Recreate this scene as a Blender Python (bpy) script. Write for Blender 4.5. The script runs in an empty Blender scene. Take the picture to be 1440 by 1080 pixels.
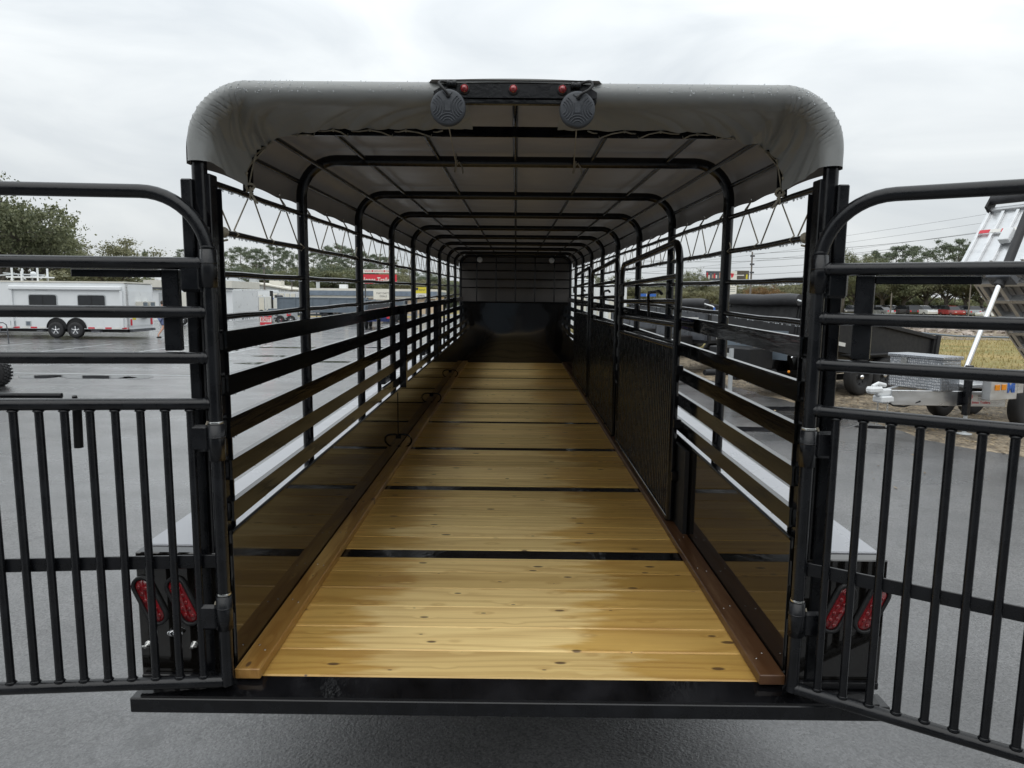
import bpy, math, random
from math import sin, cos, pi, radians, sqrt, atan2, hypot
from mathutils import Vector, Matrix, noise
random.seed(7)
SC = bpy.context.scene
COL = SC.collection

# ------------------------------------------------------------------ camera
FPX = 998.0
TILT = 0.0156                      # the trailer stands a little nose-up on the lot
FZ = 0.65                          # floor height above the ground at the rear
ROOT = Vector((0.0, 2.36, 0.0))
RT = Matrix.Rotation(TILT, 3, 'X')
CAM = ROOT + RT @ Vector((0.0082, -2.3443, 1.3606 + FZ))
PITCH, YAW, ROLL = 0.1333 - TILT, 0.0041, 0.0098
CR = (Matrix.Rotation(YAW, 3, 'Z') @ Matrix.Rotation(pi/2 - PITCH, 3, 'X') @ Matrix.Rotation(ROLL, 3, 'Z'))
cd = bpy.data.cameras.new('camera'); cam = bpy.data.objects.new('camera', cd); COL.objects.link(cam)
cd.sensor_width = 36; cd.lens = FPX/1440*36; cd.clip_start = 0.05; cd.clip_end = 3000
cam.matrix_world = Matrix.Translation(CAM) @ CR.to_4x4()
SC.camera = cam

# ------------------------------------------------------------------ sky, sun, exposure
SUN_EL, SUN_AZ = radians(58), radians(200)
W = bpy.data.worlds.new('World'); SC.world = W; W.use_nodes = True
nt = W.node_tree; nt.nodes.clear(); N = nt.nodes.new; L = nt.links.new
out = N('ShaderNodeOutputWorld'); bg = N('ShaderNodeBackground'); bg.inputs[1].default_value = 0.12
sky = N('ShaderNodeTexSky'); sky.sky_type = 'NISHITA'; sky.sun_disc = False
sky.sun_elevation = SUN_EL; sky.sun_rotation = SUN_AZ; sky.air_density = 1.0; sky.dust_density = 3.0
tc = N('ShaderNodeTexCoord'); sep = N('ShaderNodeSeparateXYZ'); L(tc.outputs['Generated'], sep.inputs[0])
ab = N('ShaderNodeMath'); ab.operation = 'ABSOLUTE'; L(sep.outputs[2], ab.inputs[0])
cie = N('ShaderNodeMath'); cie.operation = 'MULTIPLY_ADD'; L(ab.outputs[0], cie.inputs[0]); cie.inputs[1].default_value = 8.0; cie.inputs[2].default_value = 5.3
mp = N('ShaderNodeMapping'); mp.inputs['Scale'].default_value = (1.6, 1.6, 5.0); L(tc.outputs['Generated'], mp.inputs[0])
cn = N('ShaderNodeTexNoise'); cn.inputs['Scale'].default_value = 1.9; cn.inputs['Detail'].default_value = 6; cn.inputs['Roughness'].default_value = .5; cn.inputs['Distortion'].default_value = .5; L(mp.outputs[0], cn.inputs[0])
cr = N('ShaderNodeValToRGB'); L(cn.outputs[0], cr.inputs[0])
cr.color_ramp.elements[0].position = .3; cr.color_ramp.elements[0].color = (.70, .75, .79, 1)
cr.color_ramp.elements[1].position = .68; cr.color_ramp.elements[1].color = (1.0, 1.035, 1.04, 1)
vm = N('ShaderNodeVectorMath'); vm.operation = 'SCALE'; L(cr.outputs[0], vm.inputs[0]); L(cie.outputs[0], vm.inputs['Scale'])
mx = N('ShaderNodeMix'); mx.data_type = 'RGBA'; mx.inputs[0].default_value = .94
L(sky.outputs[0], mx.inputs[6]); L(vm.outputs[0], mx.inputs[7]); L(mx.outputs[2], bg.inputs[0]); L(bg.outputs[0], out.inputs[0])
sl = bpy.data.lights.new('sun', 'SUN'); sl.energy = 0.6; sl.angle = radians(75); sl.color = (1, .97, .93)
so = bpy.data.objects.new('sun', sl); COL.objects.link(so)
sd = Vector((sin(SUN_AZ)*cos(SUN_EL), cos(SUN_AZ)*cos(SUN_EL), sin(SUN_EL)))   # towards the sun (behind the camera)
so.rotation_euler = sd.to_track_quat('Z', 'Y').to_euler()
vs = SC.view_settings; vs.view_transform = 'Standard'; vs.look = 'None'; vs.exposure = 0.24; vs.gamma = 1; vs.use_curve_mapping = False

# world point seen at photograph pixel (u,v) at distance Y ahead / on the ground plane
def at(u, v, Y):
    d = CR @ Vector(((u-720)/FPX, (540-v)/FPX, -1)); t = (Y-CAM.y)/d.y
    return CAM + d*t
def gnd(u, v, z=0.0):
    d = CR @ Vector(((u-720)/FPX, (540-v)/FPX, -1)); t = (z-CAM.z)/d.z
    return CAM + d*t

# ------------------------------------------------------------------ materials
def nodes(name):
    m = bpy.data.materials.new(name); m.use_nodes = True
    t = m.node_tree; b = t.nodes['Principled BSDF']
    return m, t, b
def setc(s, c): s.default_value = (c[0], c[1], c[2], 1)
def mat(name, c, rough=.5, metal=0, var=.15, scale=6, bump=0, bscale=60, rvar=.1, coat=0, stretch=(1, 1, 1), trans=0, spec=.5):
    m, t, b = nodes(name); n = t.nodes.new; l = t.links.new
    co = n('ShaderNodeTexCoord'); mpn = n('ShaderNodeMapping'); mpn.inputs['Scale'].default_value = stretch
    l(co.outputs['Object'], mpn.inputs[0])
    nz = n('ShaderNodeTexNoise'); nz.inputs['Scale'].default_value = scale; nz.inputs['Detail'].default_value = 5
    l(mpn.outputs[0], nz.inputs[0])
    r = n('ShaderNodeValToRGB'); l(nz.outputs[0], r.inputs[0])
    r.color_ramp.elements[0].position = .3; r.color_ramp.elements[1].position = .7
    r.color_ramp.elements[0].color = tuple(x*(1-var) for x in c)+(1,); r.color_ramp.elements[1].color = tuple(min(1, x*(1+var)) for x in c)+(1,)
    l(r.outputs[0], b.inputs['Base Color'])
    mr = n('ShaderNodeMapRange'); l(nz.outputs[0], mr.inputs[0]); mr.inputs[1].default_value = .3; mr.inputs[2].default_value = .7
    mr.inputs[3].default_value = max(.02, rough-rvar); mr.inputs[4].default_value = min(1, rough+rvar); l(mr.outputs[0], b.inputs['Roughness'])
    b.inputs['Metallic'].default_value = metal; b.inputs['Coat Weight'].default_value = coat; b.inputs['Coat Roughness'].default_value = .08
    b.inputs['Specular IOR Level'].default_value = spec
    if bump:
        n2 = n('ShaderNodeTexNoise'); n2.inputs['Scale'].default_value = bscale; n2.inputs['Detail'].default_value = 3; l(mpn.outputs[0], n2.inputs[0])
        bp = n('ShaderNodeBump'); bp.inputs['Strength'].default_value = bump; bp.inputs['Distance'].default_value = .01
        l(n2.outputs[0], bp.inputs['Height']); l(bp.outputs[0], b.inputs['Normal'])
    if trans:
        b.inputs['Transmission Weight'].default_value = trans
    return m

M = {}
M['paint'] = mat('black_enamel_paint', (.004, .004, .005), .18, 0, .4, 9, .12, 40, .08, spec=.42)
M['gate'] = mat('satin_black_paint', (.0065, .007, .0085), .27, 0, .5, 12, .06, 90, .10, spec=.40)
M['panel'] = mat('wet_black_sheet', (.008, .007, .006), .05, 0, .3, 4, .02, 6, .03, stretch=(1, 1, .35), spec=.85)
M['board'] = mat('wet_black_board', (.005, .005, .005), .12, 0, .3, 5, .10, 30, .08, stretch=(1, .1, 1))
M['sill'] = mat('wet_black_sill', (.006, .006, .007), .13, 0, .9, 5, .20, 18, .11, spec=.5)
M['deck'] = mat('wet_grey_deck', (.43, .44, .47), .22, 0, .07, 3, .04, 8, .12)
M['tarp'] = mat('grey_vinyl_tarp', (.25, .256, .25), .42, 0, .05, 2, .10, 16, .06)
M['rope'] = mat('tan_cord', (.30, .27, .21), .8, 0, .25, 60)
M['steel'] = mat('zinc_plated_steel', (.62, .62, .60), .28, 1, .1, 20)
M['chrome'] = mat('chrome', (.85, .85, .86), .06, 1, .02, 10, rvar=.02)
M['red'] = mat('red_lens', (.26, .008, .012), .10, 0, .35, 40, .2, 60, .03, coat=1)
M['lamp_rim'] = mat('black_rubber_rim', (.022, .022, .023), .5, 0, .2, 20, .1, 60)
M['rubber'] = mat('tyre_rubber', (.020, .020, .021), .75, 0, .3, 15, .3, 60)
M['pad'] = mat('grey_rubber_pad', (.045, .050, .058), .6, 0, .15, 30, .1, 90)
M['white'] = mat('white_gelcoat', (.74, .76, .77), .35, 0, .03, 2)
M['offwhite'] = mat('cream_wall', (.66, .64, .57), .6, 0, .05, 2)
M['greymetal'] = mat('grey_sheet_metal', (.42, .44, .45), .5, 0, .06, 3)
M['beige'] = mat('beige_stucco', (.60, .47, .33), .8, 0, .06, 2)
M['blueroof'] = mat('blue_grey_roof', (.16, .20, .25), .45, 0, .15, 3)
M['slate'] = mat('slate_grey_paint', (.13, .16, .19), .4, 0, .12, 3)
M['dgrey'] = mat('dark_grey_paint', (.075, .080, .090), .32, 0, .2, 4)
M['glass'] = mat('dark_window_glass', (.015, .017, .02), .06, 0, .2, 3, rvar=.02)
M['alu'] = mat('brushed_aluminium', (.66, .67, .68), .33, .85, .08, 3, .05, 30, .08, stretch=(1, 1, 4))
M['aludk'] = mat('weathered_aluminium_floor', (.30, .29, .28), .5, .5, .2, 3)
M['sred'] = mat('red_sign_face', (.62, .03, .05), .45, 0, .04, 3)
M['yellow'] = mat('yellow_sign_face', (.72, .60, .05), .5, 0, .05, 3)
M['blue'] = mat('blue_paint', (.03, .12, .45), .4, 0, .1, 3)
M['navy'] = mat('navy_paint', (.02, .035, .13), .3, 0, .1, 3)
M['black'] = mat('matt_black', (.006, .006, .007), .6, 0, .2, 10)
M['vinyl'] = mat('black_mesh_tarp', (.030, .030, .033), .55, 0, .3, 5, .4, 12)
M['amber'] = mat('amber_lens', (.75, .26, .01), .2, 0, .1, 10)
M['ink'] = mat('sign_ink', (.05, .05, .06), .6, 0, .1, 10)
M['wood_pole'] = mat('weathered_pole_wood', (.17, .15, .13), .9, 0, .25, 2, stretch=(4, 4, .3))
M['bark'] = mat('tree_bark', (.11, .095, .078), .95, 0, .35, 3, .3, 8)
M['skin'] = mat('skin', (.50, .28, .20), .55, 0, .08, 20)
M['shirt'] = mat('grey_blue_cloth', (.075, .10, .135), .85, 0, .15, 12, .2, 60)
M['shorts'] = mat('blue_cloth', (.12, .15, .27), .85, 0, .15, 12, .2, 60)
M['hair'] = mat('brown_hair', (.05, .035, .025), .8, 0, .2, 30)
M['drop'] = mat('rain_water', (.9, .93, .95), .03, 0, 0, 5, rvar=0, trans=.85)
M['signw'] = mat('sign_white', (.74, .73, .69), .5, 0, .03, 4)

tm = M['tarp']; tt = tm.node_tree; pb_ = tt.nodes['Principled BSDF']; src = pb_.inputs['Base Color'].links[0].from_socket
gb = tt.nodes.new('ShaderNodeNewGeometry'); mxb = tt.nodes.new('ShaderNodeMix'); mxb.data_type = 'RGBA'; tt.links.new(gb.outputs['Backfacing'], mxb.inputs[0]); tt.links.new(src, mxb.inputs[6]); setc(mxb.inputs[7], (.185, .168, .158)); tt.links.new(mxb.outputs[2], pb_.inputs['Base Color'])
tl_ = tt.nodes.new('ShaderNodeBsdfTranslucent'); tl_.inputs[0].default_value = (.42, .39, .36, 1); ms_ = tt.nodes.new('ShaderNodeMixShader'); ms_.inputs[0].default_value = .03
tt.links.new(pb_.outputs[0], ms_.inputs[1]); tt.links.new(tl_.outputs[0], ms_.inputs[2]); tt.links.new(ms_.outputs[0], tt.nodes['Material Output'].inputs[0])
M['nose'] = mat('nose_tarp_painted_shade', (.14, .130, .122), .38, 0, .1, 2, .1, 14, .05)  # same grey tarp, darkened: the front's shade is put into its colour
def leaf_mat(name, a, b_, tr=.25):
    m, t, b = nodes(name); n = t.nodes.new; l = t.links.new
    co = n('ShaderNodeTexCoord'); nz = n('ShaderNodeTexNoise'); nz.inputs['Scale'].default_value = 1.1; nz.inputs['Detail'].default_value = 3
    l(co.outputs['Object'], nz.inputs[0])
    g = n('ShaderNodeNewGeometry'); ad = n('ShaderNodeMath'); ad.operation = 'MULTIPLY_ADD'
    l(g.outputs['Random Per Island'], ad.inputs[0]); ad.inputs[1].default_value = .5
    s2 = n('ShaderNodeMath'); s2.operation = 'SUBTRACT'; l(nz.outputs[0], s2.inputs[0]); s2.inputs[1].default_value = .25
    l(s2.outputs[0], ad.inputs[2])
    r = n('ShaderNodeValToRGB'); l(ad.outputs[0], r.inputs[0]); r.color_ramp.elements[0].position = .2; r.color_ramp.elements[1].position = .8
    r.color_ramp.elements[0].color = a+(1,); r.color_ramp.elements[1].color = b_+(1,)
    l(r.outputs[0], b.inputs['Base Color']); b.inputs['Roughness'].default_value = .6
    tl = n('ShaderNodeBsdfTranslucent'); l(r.outputs[0], tl.inputs[0]); ms = n('ShaderNodeMixShader'); ms.inputs[0].default_value = tr
    l(b.outputs[0], ms.inputs[1]); l(tl.outputs[0], ms.inputs[2]); l(ms.outputs[0], t.nodes['Material Output'].inputs[0])
    return m
M['leaf_oak'] = leaf_mat('oak_leaves', (.085, .10, .052), (.25, .26, .14))
M['leaf_olive'] = leaf_mat('olive_leaves', (.12, .125, .065), (.30, .29, .17))
M['leaf_pine'] = leaf_mat('pine_needles', (.080, .105, .068), (.20, .235, .15))
M['leaf_rust'] = leaf_mat('rusty_leaves', (.12, .07, .03), (.32, .20, .09))

# wood: grain along local x, sparse knots, wet patches with an edge of their own
def wood_mat(name, dry, wetc, wetmode):
    m, t, b = nodes(name); n = t.nodes.new; l = t.links.new
    co = n('ShaderNodeTexCoord'); oi = n('ShaderNodeObjectInfo')
    off = n('ShaderNodeVectorMath'); off.operation = 'MULTIPLY_ADD'
    cmb = n('ShaderNodeCombineXYZ')
    for i in range(3): l(oi.outputs['Random'], cmb.inputs[i])
    l(cmb.outputs[0], off.inputs[0]); off.inputs[1].default_value = (37, 19, 53); l(co.outputs['Object'], off.inputs[2])
    def noise_(scale, st, detail=4, rough=.5, dist=0, vec=None):
        mm = n('ShaderNodeMapping'); mm.inputs['Scale'].default_value = st; l((vec or off).outputs[0], mm.inputs[0])
        q = n('ShaderNodeTexNoise'); q.inputs['Scale'].default_value = scale; q.inputs['Detail'].default_value = detail
        q.inputs['Roughness'].default_value = rough; q.inputs['Distortion'].default_value = dist; l(mm.outputs[0], q.inputs[0]); return q
    def mth(op, a, b2=None, c=None):
        q = n('ShaderNodeMath'); q.operation = op
        for i, x in enumerate((a, b2, c)):
            if x is None: continue
            if isinstance(x, (int, float)): q.inputs[i].default_value = x
            else: l(x, q.inputs[i])
        return q.outputs[0]
    # knots
    mk = n('ShaderNodeMapping'); mk.inputs['Scale'].default_value = (1.0, 2.4, .01); l(off.outputs[0], mk.inputs[0])
    vo = n('ShaderNodeTexVoronoi'); vo.voronoi_dimensions = '2D'; vo.inputs['Scale'].default_value = 3.6; l(mk.outputs[0], vo.inputs[0])
    sc_ = n('ShaderNodeSeparateColor'); l(vo.outputs['Color'], sc_.inputs[0])
    ksz = mth('MULTIPLY', mth('MAXIMUM', mth('SUBTRACT', sc_.outputs[0], .52), 0.0), .22)     # knot radius, zero for most cells
    kd = mth('DIVIDE', vo.outputs['Distance'], mth('MAXIMUM', ksz, .0001))
    knot = n('ShaderNodeMapRange'); l(kd, knot.inputs[0]); knot.inputs[1].default_value = .7; knot.inputs[2].default_value = 1.15; knot.inputs[3].default_value = 1; knot.inputs[4].default_value = 0
    bend = n('ShaderNodeMapRange'); l(vo.outputs['Distance'], bend.inputs[0]); bend.inputs[1].default_value = 0; bend.inputs[2].default_value = .20; bend.inputs[3].default_value = .42; bend.inputs[4].default_value = 0
    # grain rings
    low = noise_(1.0, (.5, 5, 5), 2)
    sp = n('ShaderNodeSeparateXYZ'); l(off.outputs[0], sp.inputs[0])
    ph = mth('ADD', mth('MULTIPLY', low.outputs[0], 34.0), mth('ADD', mth('MULTIPLY', sp.outputs[1], 95.0), mth('MULTIPLY', bend.outputs[0], 9.0)))
    ring = mth('MULTIPLY_ADD', mth('SINE', ph), .5, .5)
    ring = mth('POWER', ring, 2.5)
    fine = noise_(34, (.07, 7, 7), 5, .7)
    broad = noise_(2.2, (.5, 1.5, 1), 3)
    g = mth('ADD', mth('MULTIPLY', ring, .24), mth('MULTIPLY', fine.outputs[0], .80))
    g = mth('ADD', g, mth('MULTIPLY', mth('SUBTRACT', broad.outputs[0], .5), .5))
    r = n('ShaderNodeValToRGB'); l(g, r.inputs[0]); r.color_ramp.elements[0].position = .12; r.color_ramp.elements[1].position = .80
    r.color_ramp.elements[0].color = tuple(x*1.10 for x in dry)+(1,); r.color_ramp.elements[1].color = (dry[0]*.66, dry[1]*.55, dry[2]*.45, 1)
    tone = n('ShaderNodeMix'); tone.data_type = 'RGBA'; tone.blend_type = 'MULTIPLY'; tone.inputs[0].default_value = 1
    tr = n('ShaderNodeValToRGB'); l(oi.outputs['Random'], tr.inputs[0]); tr.color_ramp.elements[0].color = (.74, .68, .58, 1); tr.color_ramp.elements[1].color = (1.10, 1.06, 1.04, 1)
    l(r.outputs[0], tone.inputs[6]); l(tr.outputs[0], tone.inputs[7])
    # wet mask
    wn = noise_(3.0, (.5, 4.5, 1), 5, .6, .3)
    if wetmode == 'floor':
        s0 = n('ShaderNodeSeparateXYZ'); l(co.outputs['Object'], s0.inputs[0])
        xx = mth('ABSOLUTE', mth('ADD', s0.outputs[0], mth('MULTIPLY_ADD', oi.outputs['Random'], .22, .0)))
        wv = mth('ADD', xx, mth('MULTIPLY', mth('SUBTRACT', wn.outputs[0], .5), .95))
        wm = n('ShaderNodeMapRange'); l(wv, wm.inputs[0]); wm.inputs[1].default_value = .40; wm.inputs[2].default_value = .52; wet = wm.outputs[0]
    else:
        wm = n('ShaderNodeMapRange'); l(wn.outputs[0], wm.inputs[0]); wm.inputs[1].default_value = .30; wm.inputs[2].default_value = .5; wet = wm.outputs[0]
    wx = n('ShaderNodeMix'); wx.data_type = 'RGBA'; wx.blend_type = 'MULTIPLY'; l(mth('MULTIPLY', wet, 1.0), wx.inputs[0]); l(tone.outputs[2], wx.inputs[6]); setc(wx.inputs[7], wetc)
    kx = n('ShaderNodeMix'); kx.data_type = 'RGBA'; l(mth('MULTIPLY', knot.outputs[0], .88), kx.inputs[0]); l(wx.outputs[2], kx.inputs[6]); setc(kx.inputs[7], (.085, .045, .024))
    l(kx.outputs[2], b.inputs['Base Color'])
    rr = n('ShaderNodeMapRange'); l(wet, rr.inputs[0]); rr.inputs[3].default_value = .58; rr.inputs[4].default_value = .32; l(rr.outputs[0], b.inputs['Roughness'])
    bp = n('ShaderNodeBump'); bp.inputs['Strength'].default_value = .22; bp.inputs['Distance'].default_value = .004; l(g, bp.inputs['Height']); l(bp.outputs[0], b.inputs['Normal'])
    return m
M['plank'] = wood_mat('pine_plank', (.94, .76, .36), (.78, .66, .43), 'floor')
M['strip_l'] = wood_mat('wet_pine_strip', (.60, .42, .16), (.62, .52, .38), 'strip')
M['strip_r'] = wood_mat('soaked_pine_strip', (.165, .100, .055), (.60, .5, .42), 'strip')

def ground_mat(name, kind):
    m, t, b = nodes(name); n = t.nodes.new; l = t.links.new
    g = n('ShaderNodeNewGeometry')
    def nz(scale, st=(1, 1, 1), d=5, r=.55):
        mm = n('ShaderNodeMapping'); mm.inputs['Scale'].default_value = st; l(g.outputs['Position'], mm.inputs[0])
        q = n('ShaderNodeTexNoise'); q.inputs['Scale'].default_value = scale; q.inputs['Detail'].default_value = d; q.inputs['Roughness'].default_value = r; l(mm.outputs[0], q.inputs[0]); return q
    def ramp(src, a, c1, bb, c2):
        r = n('ShaderNodeValToRGB'); l(src.outputs[0], r.inputs[0]); r.color_ramp.elements[0].position = a; r.color_ramp.elements[1].position = bb
        r.color_ramp.elements[0].color = c1+(1,); r.color_ramp.elements[1].color = c2+(1,); return r
    def mul(a, c):
        x = n('ShaderNodeMix'); x.data_type = 'RGBA'; x.blend_type = 'MULTIPLY'; x.inputs[0].default_value = 1; l(a.outputs[0], x.inputs[6]); l(c.outputs[0], x.inputs[7])
        class o: outputs = [x.outputs[2]]
        return o
    if kind == 'asphalt':
        vo = n('ShaderNodeTexVoronoi'); vo.inputs['Scale'].default_value = 105; l(g.outputs['Position'], vo.inputs[0])
        v2 = n('ShaderNodeValToRGB'); l(vo.outputs['Color'], v2.inputs[0]); v2.color_ramp.elements[0].color = (.30, .30, .31, 1); v2.color_ramp.elements[1].color = (2.5, 2.5, 2.5, 1)
        wetn = nz(.33, (1, 1.9, 1), 5, .6); patch = ramp(wetn, .36, (.040, .040, .041), .62, (.078, .077, .076))
        ce = n('ShaderNodeTexVoronoi'); ce.feature = 'DISTANCE_TO_EDGE'; ce.inputs['Scale'].default_value = .42
        cdn = nz(1.6, (1, 1, 1), 6, .6); cv = n('ShaderNodeVectorMath'); cv.operation = 'MULTIPLY_ADD'; l(cdn.outputs['Color'], cv.inputs[0]); cv.inputs[1].default_value = (1.3, 1.3, 0); l(g.outputs['Position'], cv.inputs[2]); l(cv.outputs[0], ce.inputs[0])
        ck = n('ShaderNodeValToRGB'); l(ce.outputs['Distance'], ck.inputs[0]); ck.color_ramp.elements[0].position = .0015; ck.color_ramp.elements[0].color = (.42, .42, .42, 1); ck.color_ramp.elements[1].position = .0055; ck.color_ramp.elements[1].color = (1, 1, 1, 1)
        st = ramp(nz(1.1, (1, 1, 1), 6, .65), .36, (.62, .62, .62), .58, (1.12, 1.12, 1.12)); patch = mul(patch, ck); patch = mul(patch, st)
        c = mul(patch, v2); l(c.outputs[0], b.inputs['Base Color'])
        mr = n('ShaderNodeMapRange'); l(wetn.outputs[0], mr.inputs[0]); mr.inputs[1].default_value = .36; mr.inputs[2].default_value = .62; mr.inputs[3].default_value = .22; mr.inputs[4].default_value = .5; l(mr.outputs[0], b.inputs['Roughness'])
        bs = n('ShaderNodeMapRange'); l(wetn.outputs[0], bs.inputs[0]); bs.inputs[1].default_value = .34; bs.inputs[2].default_value = .50; bs.inputs[3].default_value = .35; bs.inputs[4].default_value = .95
        bp = n('ShaderNodeBump'); bp.inputs['Distance'].default_value = .006; l(bs.outputs[0], bp.inputs['Strength'])
        vb = n('ShaderNodeTexVoronoi'); vb.feature = 'SMOOTH_F1'; vb.inputs['Scale'].default_value = 75; l(g.outputs['Position'], vb.inputs[0])
        h = nz(150, d=4, r=.7); hm_ = n('ShaderNodeMath'); hm_.operation = 'MULTIPLY_ADD'; l(vb.outputs['Distance'], hm_.inputs[0]); hm_.inputs[1].default_value = -.8; l(h.outputs[0], hm_.inputs[2])
        l(hm_.outputs[0], bp.inputs['Height']); l(bp.outputs[0], b.inputs['Normal'])
        bc = n('ShaderNodeBump'); bc.inputs['Distance'].default_value = .0035; bc.inputs['Strength'].default_value = .7; l(hm_.outputs[0], bc.inputs['Height']); l(bc.outputs[0], b.inputs['Coat Normal'])
        b.inputs['Specular IOR Level'].default_value = .9
        cw = n('ShaderNodeMapRange'); l(wetn.outputs[0], cw.inputs[0]); cw.inputs[1].default_value = .36; cw.inputs[2].default_value = .66; cw.inputs[3].default_value = 1.0; cw.inputs[4].default_value = .55; l(cw.outputs[0], b.inputs['Coat Weight'])
        c2 = nz(.9, (.35, 1.6, 1), 5, .6); cq = n('ShaderNodeMapRange'); l(c2.outputs[0], cq.inputs[0]); cq.inputs[1].default_value = .35; cq.inputs[2].default_value = .65; cq.inputs[3].default_value = .03; cq.inputs[4].default_value = .16; l(cq.outputs[0], b.inputs['Coat Roughness'])
    elif kind == 'gravel':
        a = ramp(nz(28, (1, 1, 1), 8, .8), .36, (.090, .078, .062), .64, (.34, .30, .245)); c = ramp(nz(.5, d=4), .35, (.66, .64, .60), .65, (1.2, 1.15, 1.06)); x = mul(a, c); x = mul(x, ramp(nz(5.5, (1, .45, 1), 8, .75), .38, (.38, .36, .34), .62, (1.75, 1.68, 1.55))); l(x.outputs[0], b.inputs['Base Color'])
        b.inputs['Roughness'].default_value = .85
        bp = n('ShaderNodeBump'); bp.inputs['Strength'].default_value = .8; bp.inputs['Distance'].default_value = .03; l(a.inputs[0].links[0].from_socket, bp.inputs['Height']); l(bp.outputs[0], b.inputs['Normal'])
    elif kind == 'grass':
        a = ramp(nz(9, (1, .5, 1), 8, .8), .36, (.15, .125, .050), .66, (.46, .37, .17)); c = ramp(nz(.35, d=5), .38, (.66, .74, .5), .62, (1.1, 1.02, .85)); x = mul(a, c); l(x.outputs[0], b.inputs['Base Color'])
        b.inputs['Roughness'].default_value = .9
        bp = n('ShaderNodeBump'); bp.inputs['Strength'].default_value = .9; bp.inputs['Distance'].default_value = .05; l(a.inputs[0].links[0].from_socket, bp.inputs['Height']); l(bp.outputs[0], b.inputs['Normal'])
    return m
M['asphalt'] = ground_mat('wet_asphalt', 'asphalt')
M['gravel'] = ground_mat('gravel_and_leaf_litter', 'gravel')
M['grass'] = ground_mat('dormant_grass', 'grass')
M['rock'] = mat('rubble_stone', (.36, .31, .27), .9, 0, .45, 1.7, .5, 9)
M['road'] = mat('pale_road_asphalt', (.17, .17, .17), .5, 0, .15, .3)
M['puddle'] = mat('pooled_rain', (.018, .018, .020), .03, 0, .1, 1, rvar=.01)

# diamond plate: raised lozenges as fine relief
def diamond():
    m, t, b = nodes('diamond_plate'); n = t.nodes.new; l = t.links.new
    co = n('ShaderNodeTexCoord'); mm = n('ShaderNodeMapping'); mm.inputs['Rotation'].default_value = (radians(90), 0, radians(0)); mm.inputs['Scale'].default_value = (22, 22, 22)
    l(co.outputs['Object'], mm.inputs[0])
    ck = n('ShaderNodeTexChecker'); ck.inputs['Scale'].default_value = 1.0
    rr = n('ShaderNodeMapping'); rr.inputs['Rotation'].default_value = (0, radians(45), 0); l(mm.outputs[0], rr.inputs[0]); 
    w = n('ShaderNodeTexWave'); w.inputs['Scale'].default_value = .5; l(co.outputs['Object'], ck.inputs[0])
    vo = n('ShaderNodeTexVoronoi'); vo.inputs['Scale'].default_value = 24; vo.inputs['Randomness'].default_value = .3; l(co.outputs['Object'], vo.inputs[0])
    r = n('ShaderNodeValToRGB'); l(vo.outputs['Distance'], r.inputs[0]); r.color_ramp.elements[0].position = .2; r.color_ramp.elements[1].position = .45
    r.color_ramp.elements[0].color = (.9, .9, .92, 1); r.color_ramp.elements[1].color = (.40, .42, .45, 1)
    l(r.outputs[0], b.inputs['Base Color']); b.inputs['Metallic'].default_value = .8; b.inputs['Roughness'].default_value = .26
    bp = n('ShaderNodeBump'); bp.inputs['Strength'].default_value = 1; bp.inputs['Distance'].default_value = .006; bp.invert = True
    l(vo.outputs['Distance'], bp.inputs['Height']); l(bp.outputs[0], b.inputs['Normal'])
    return m
M['diamond'] = diamond()

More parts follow.
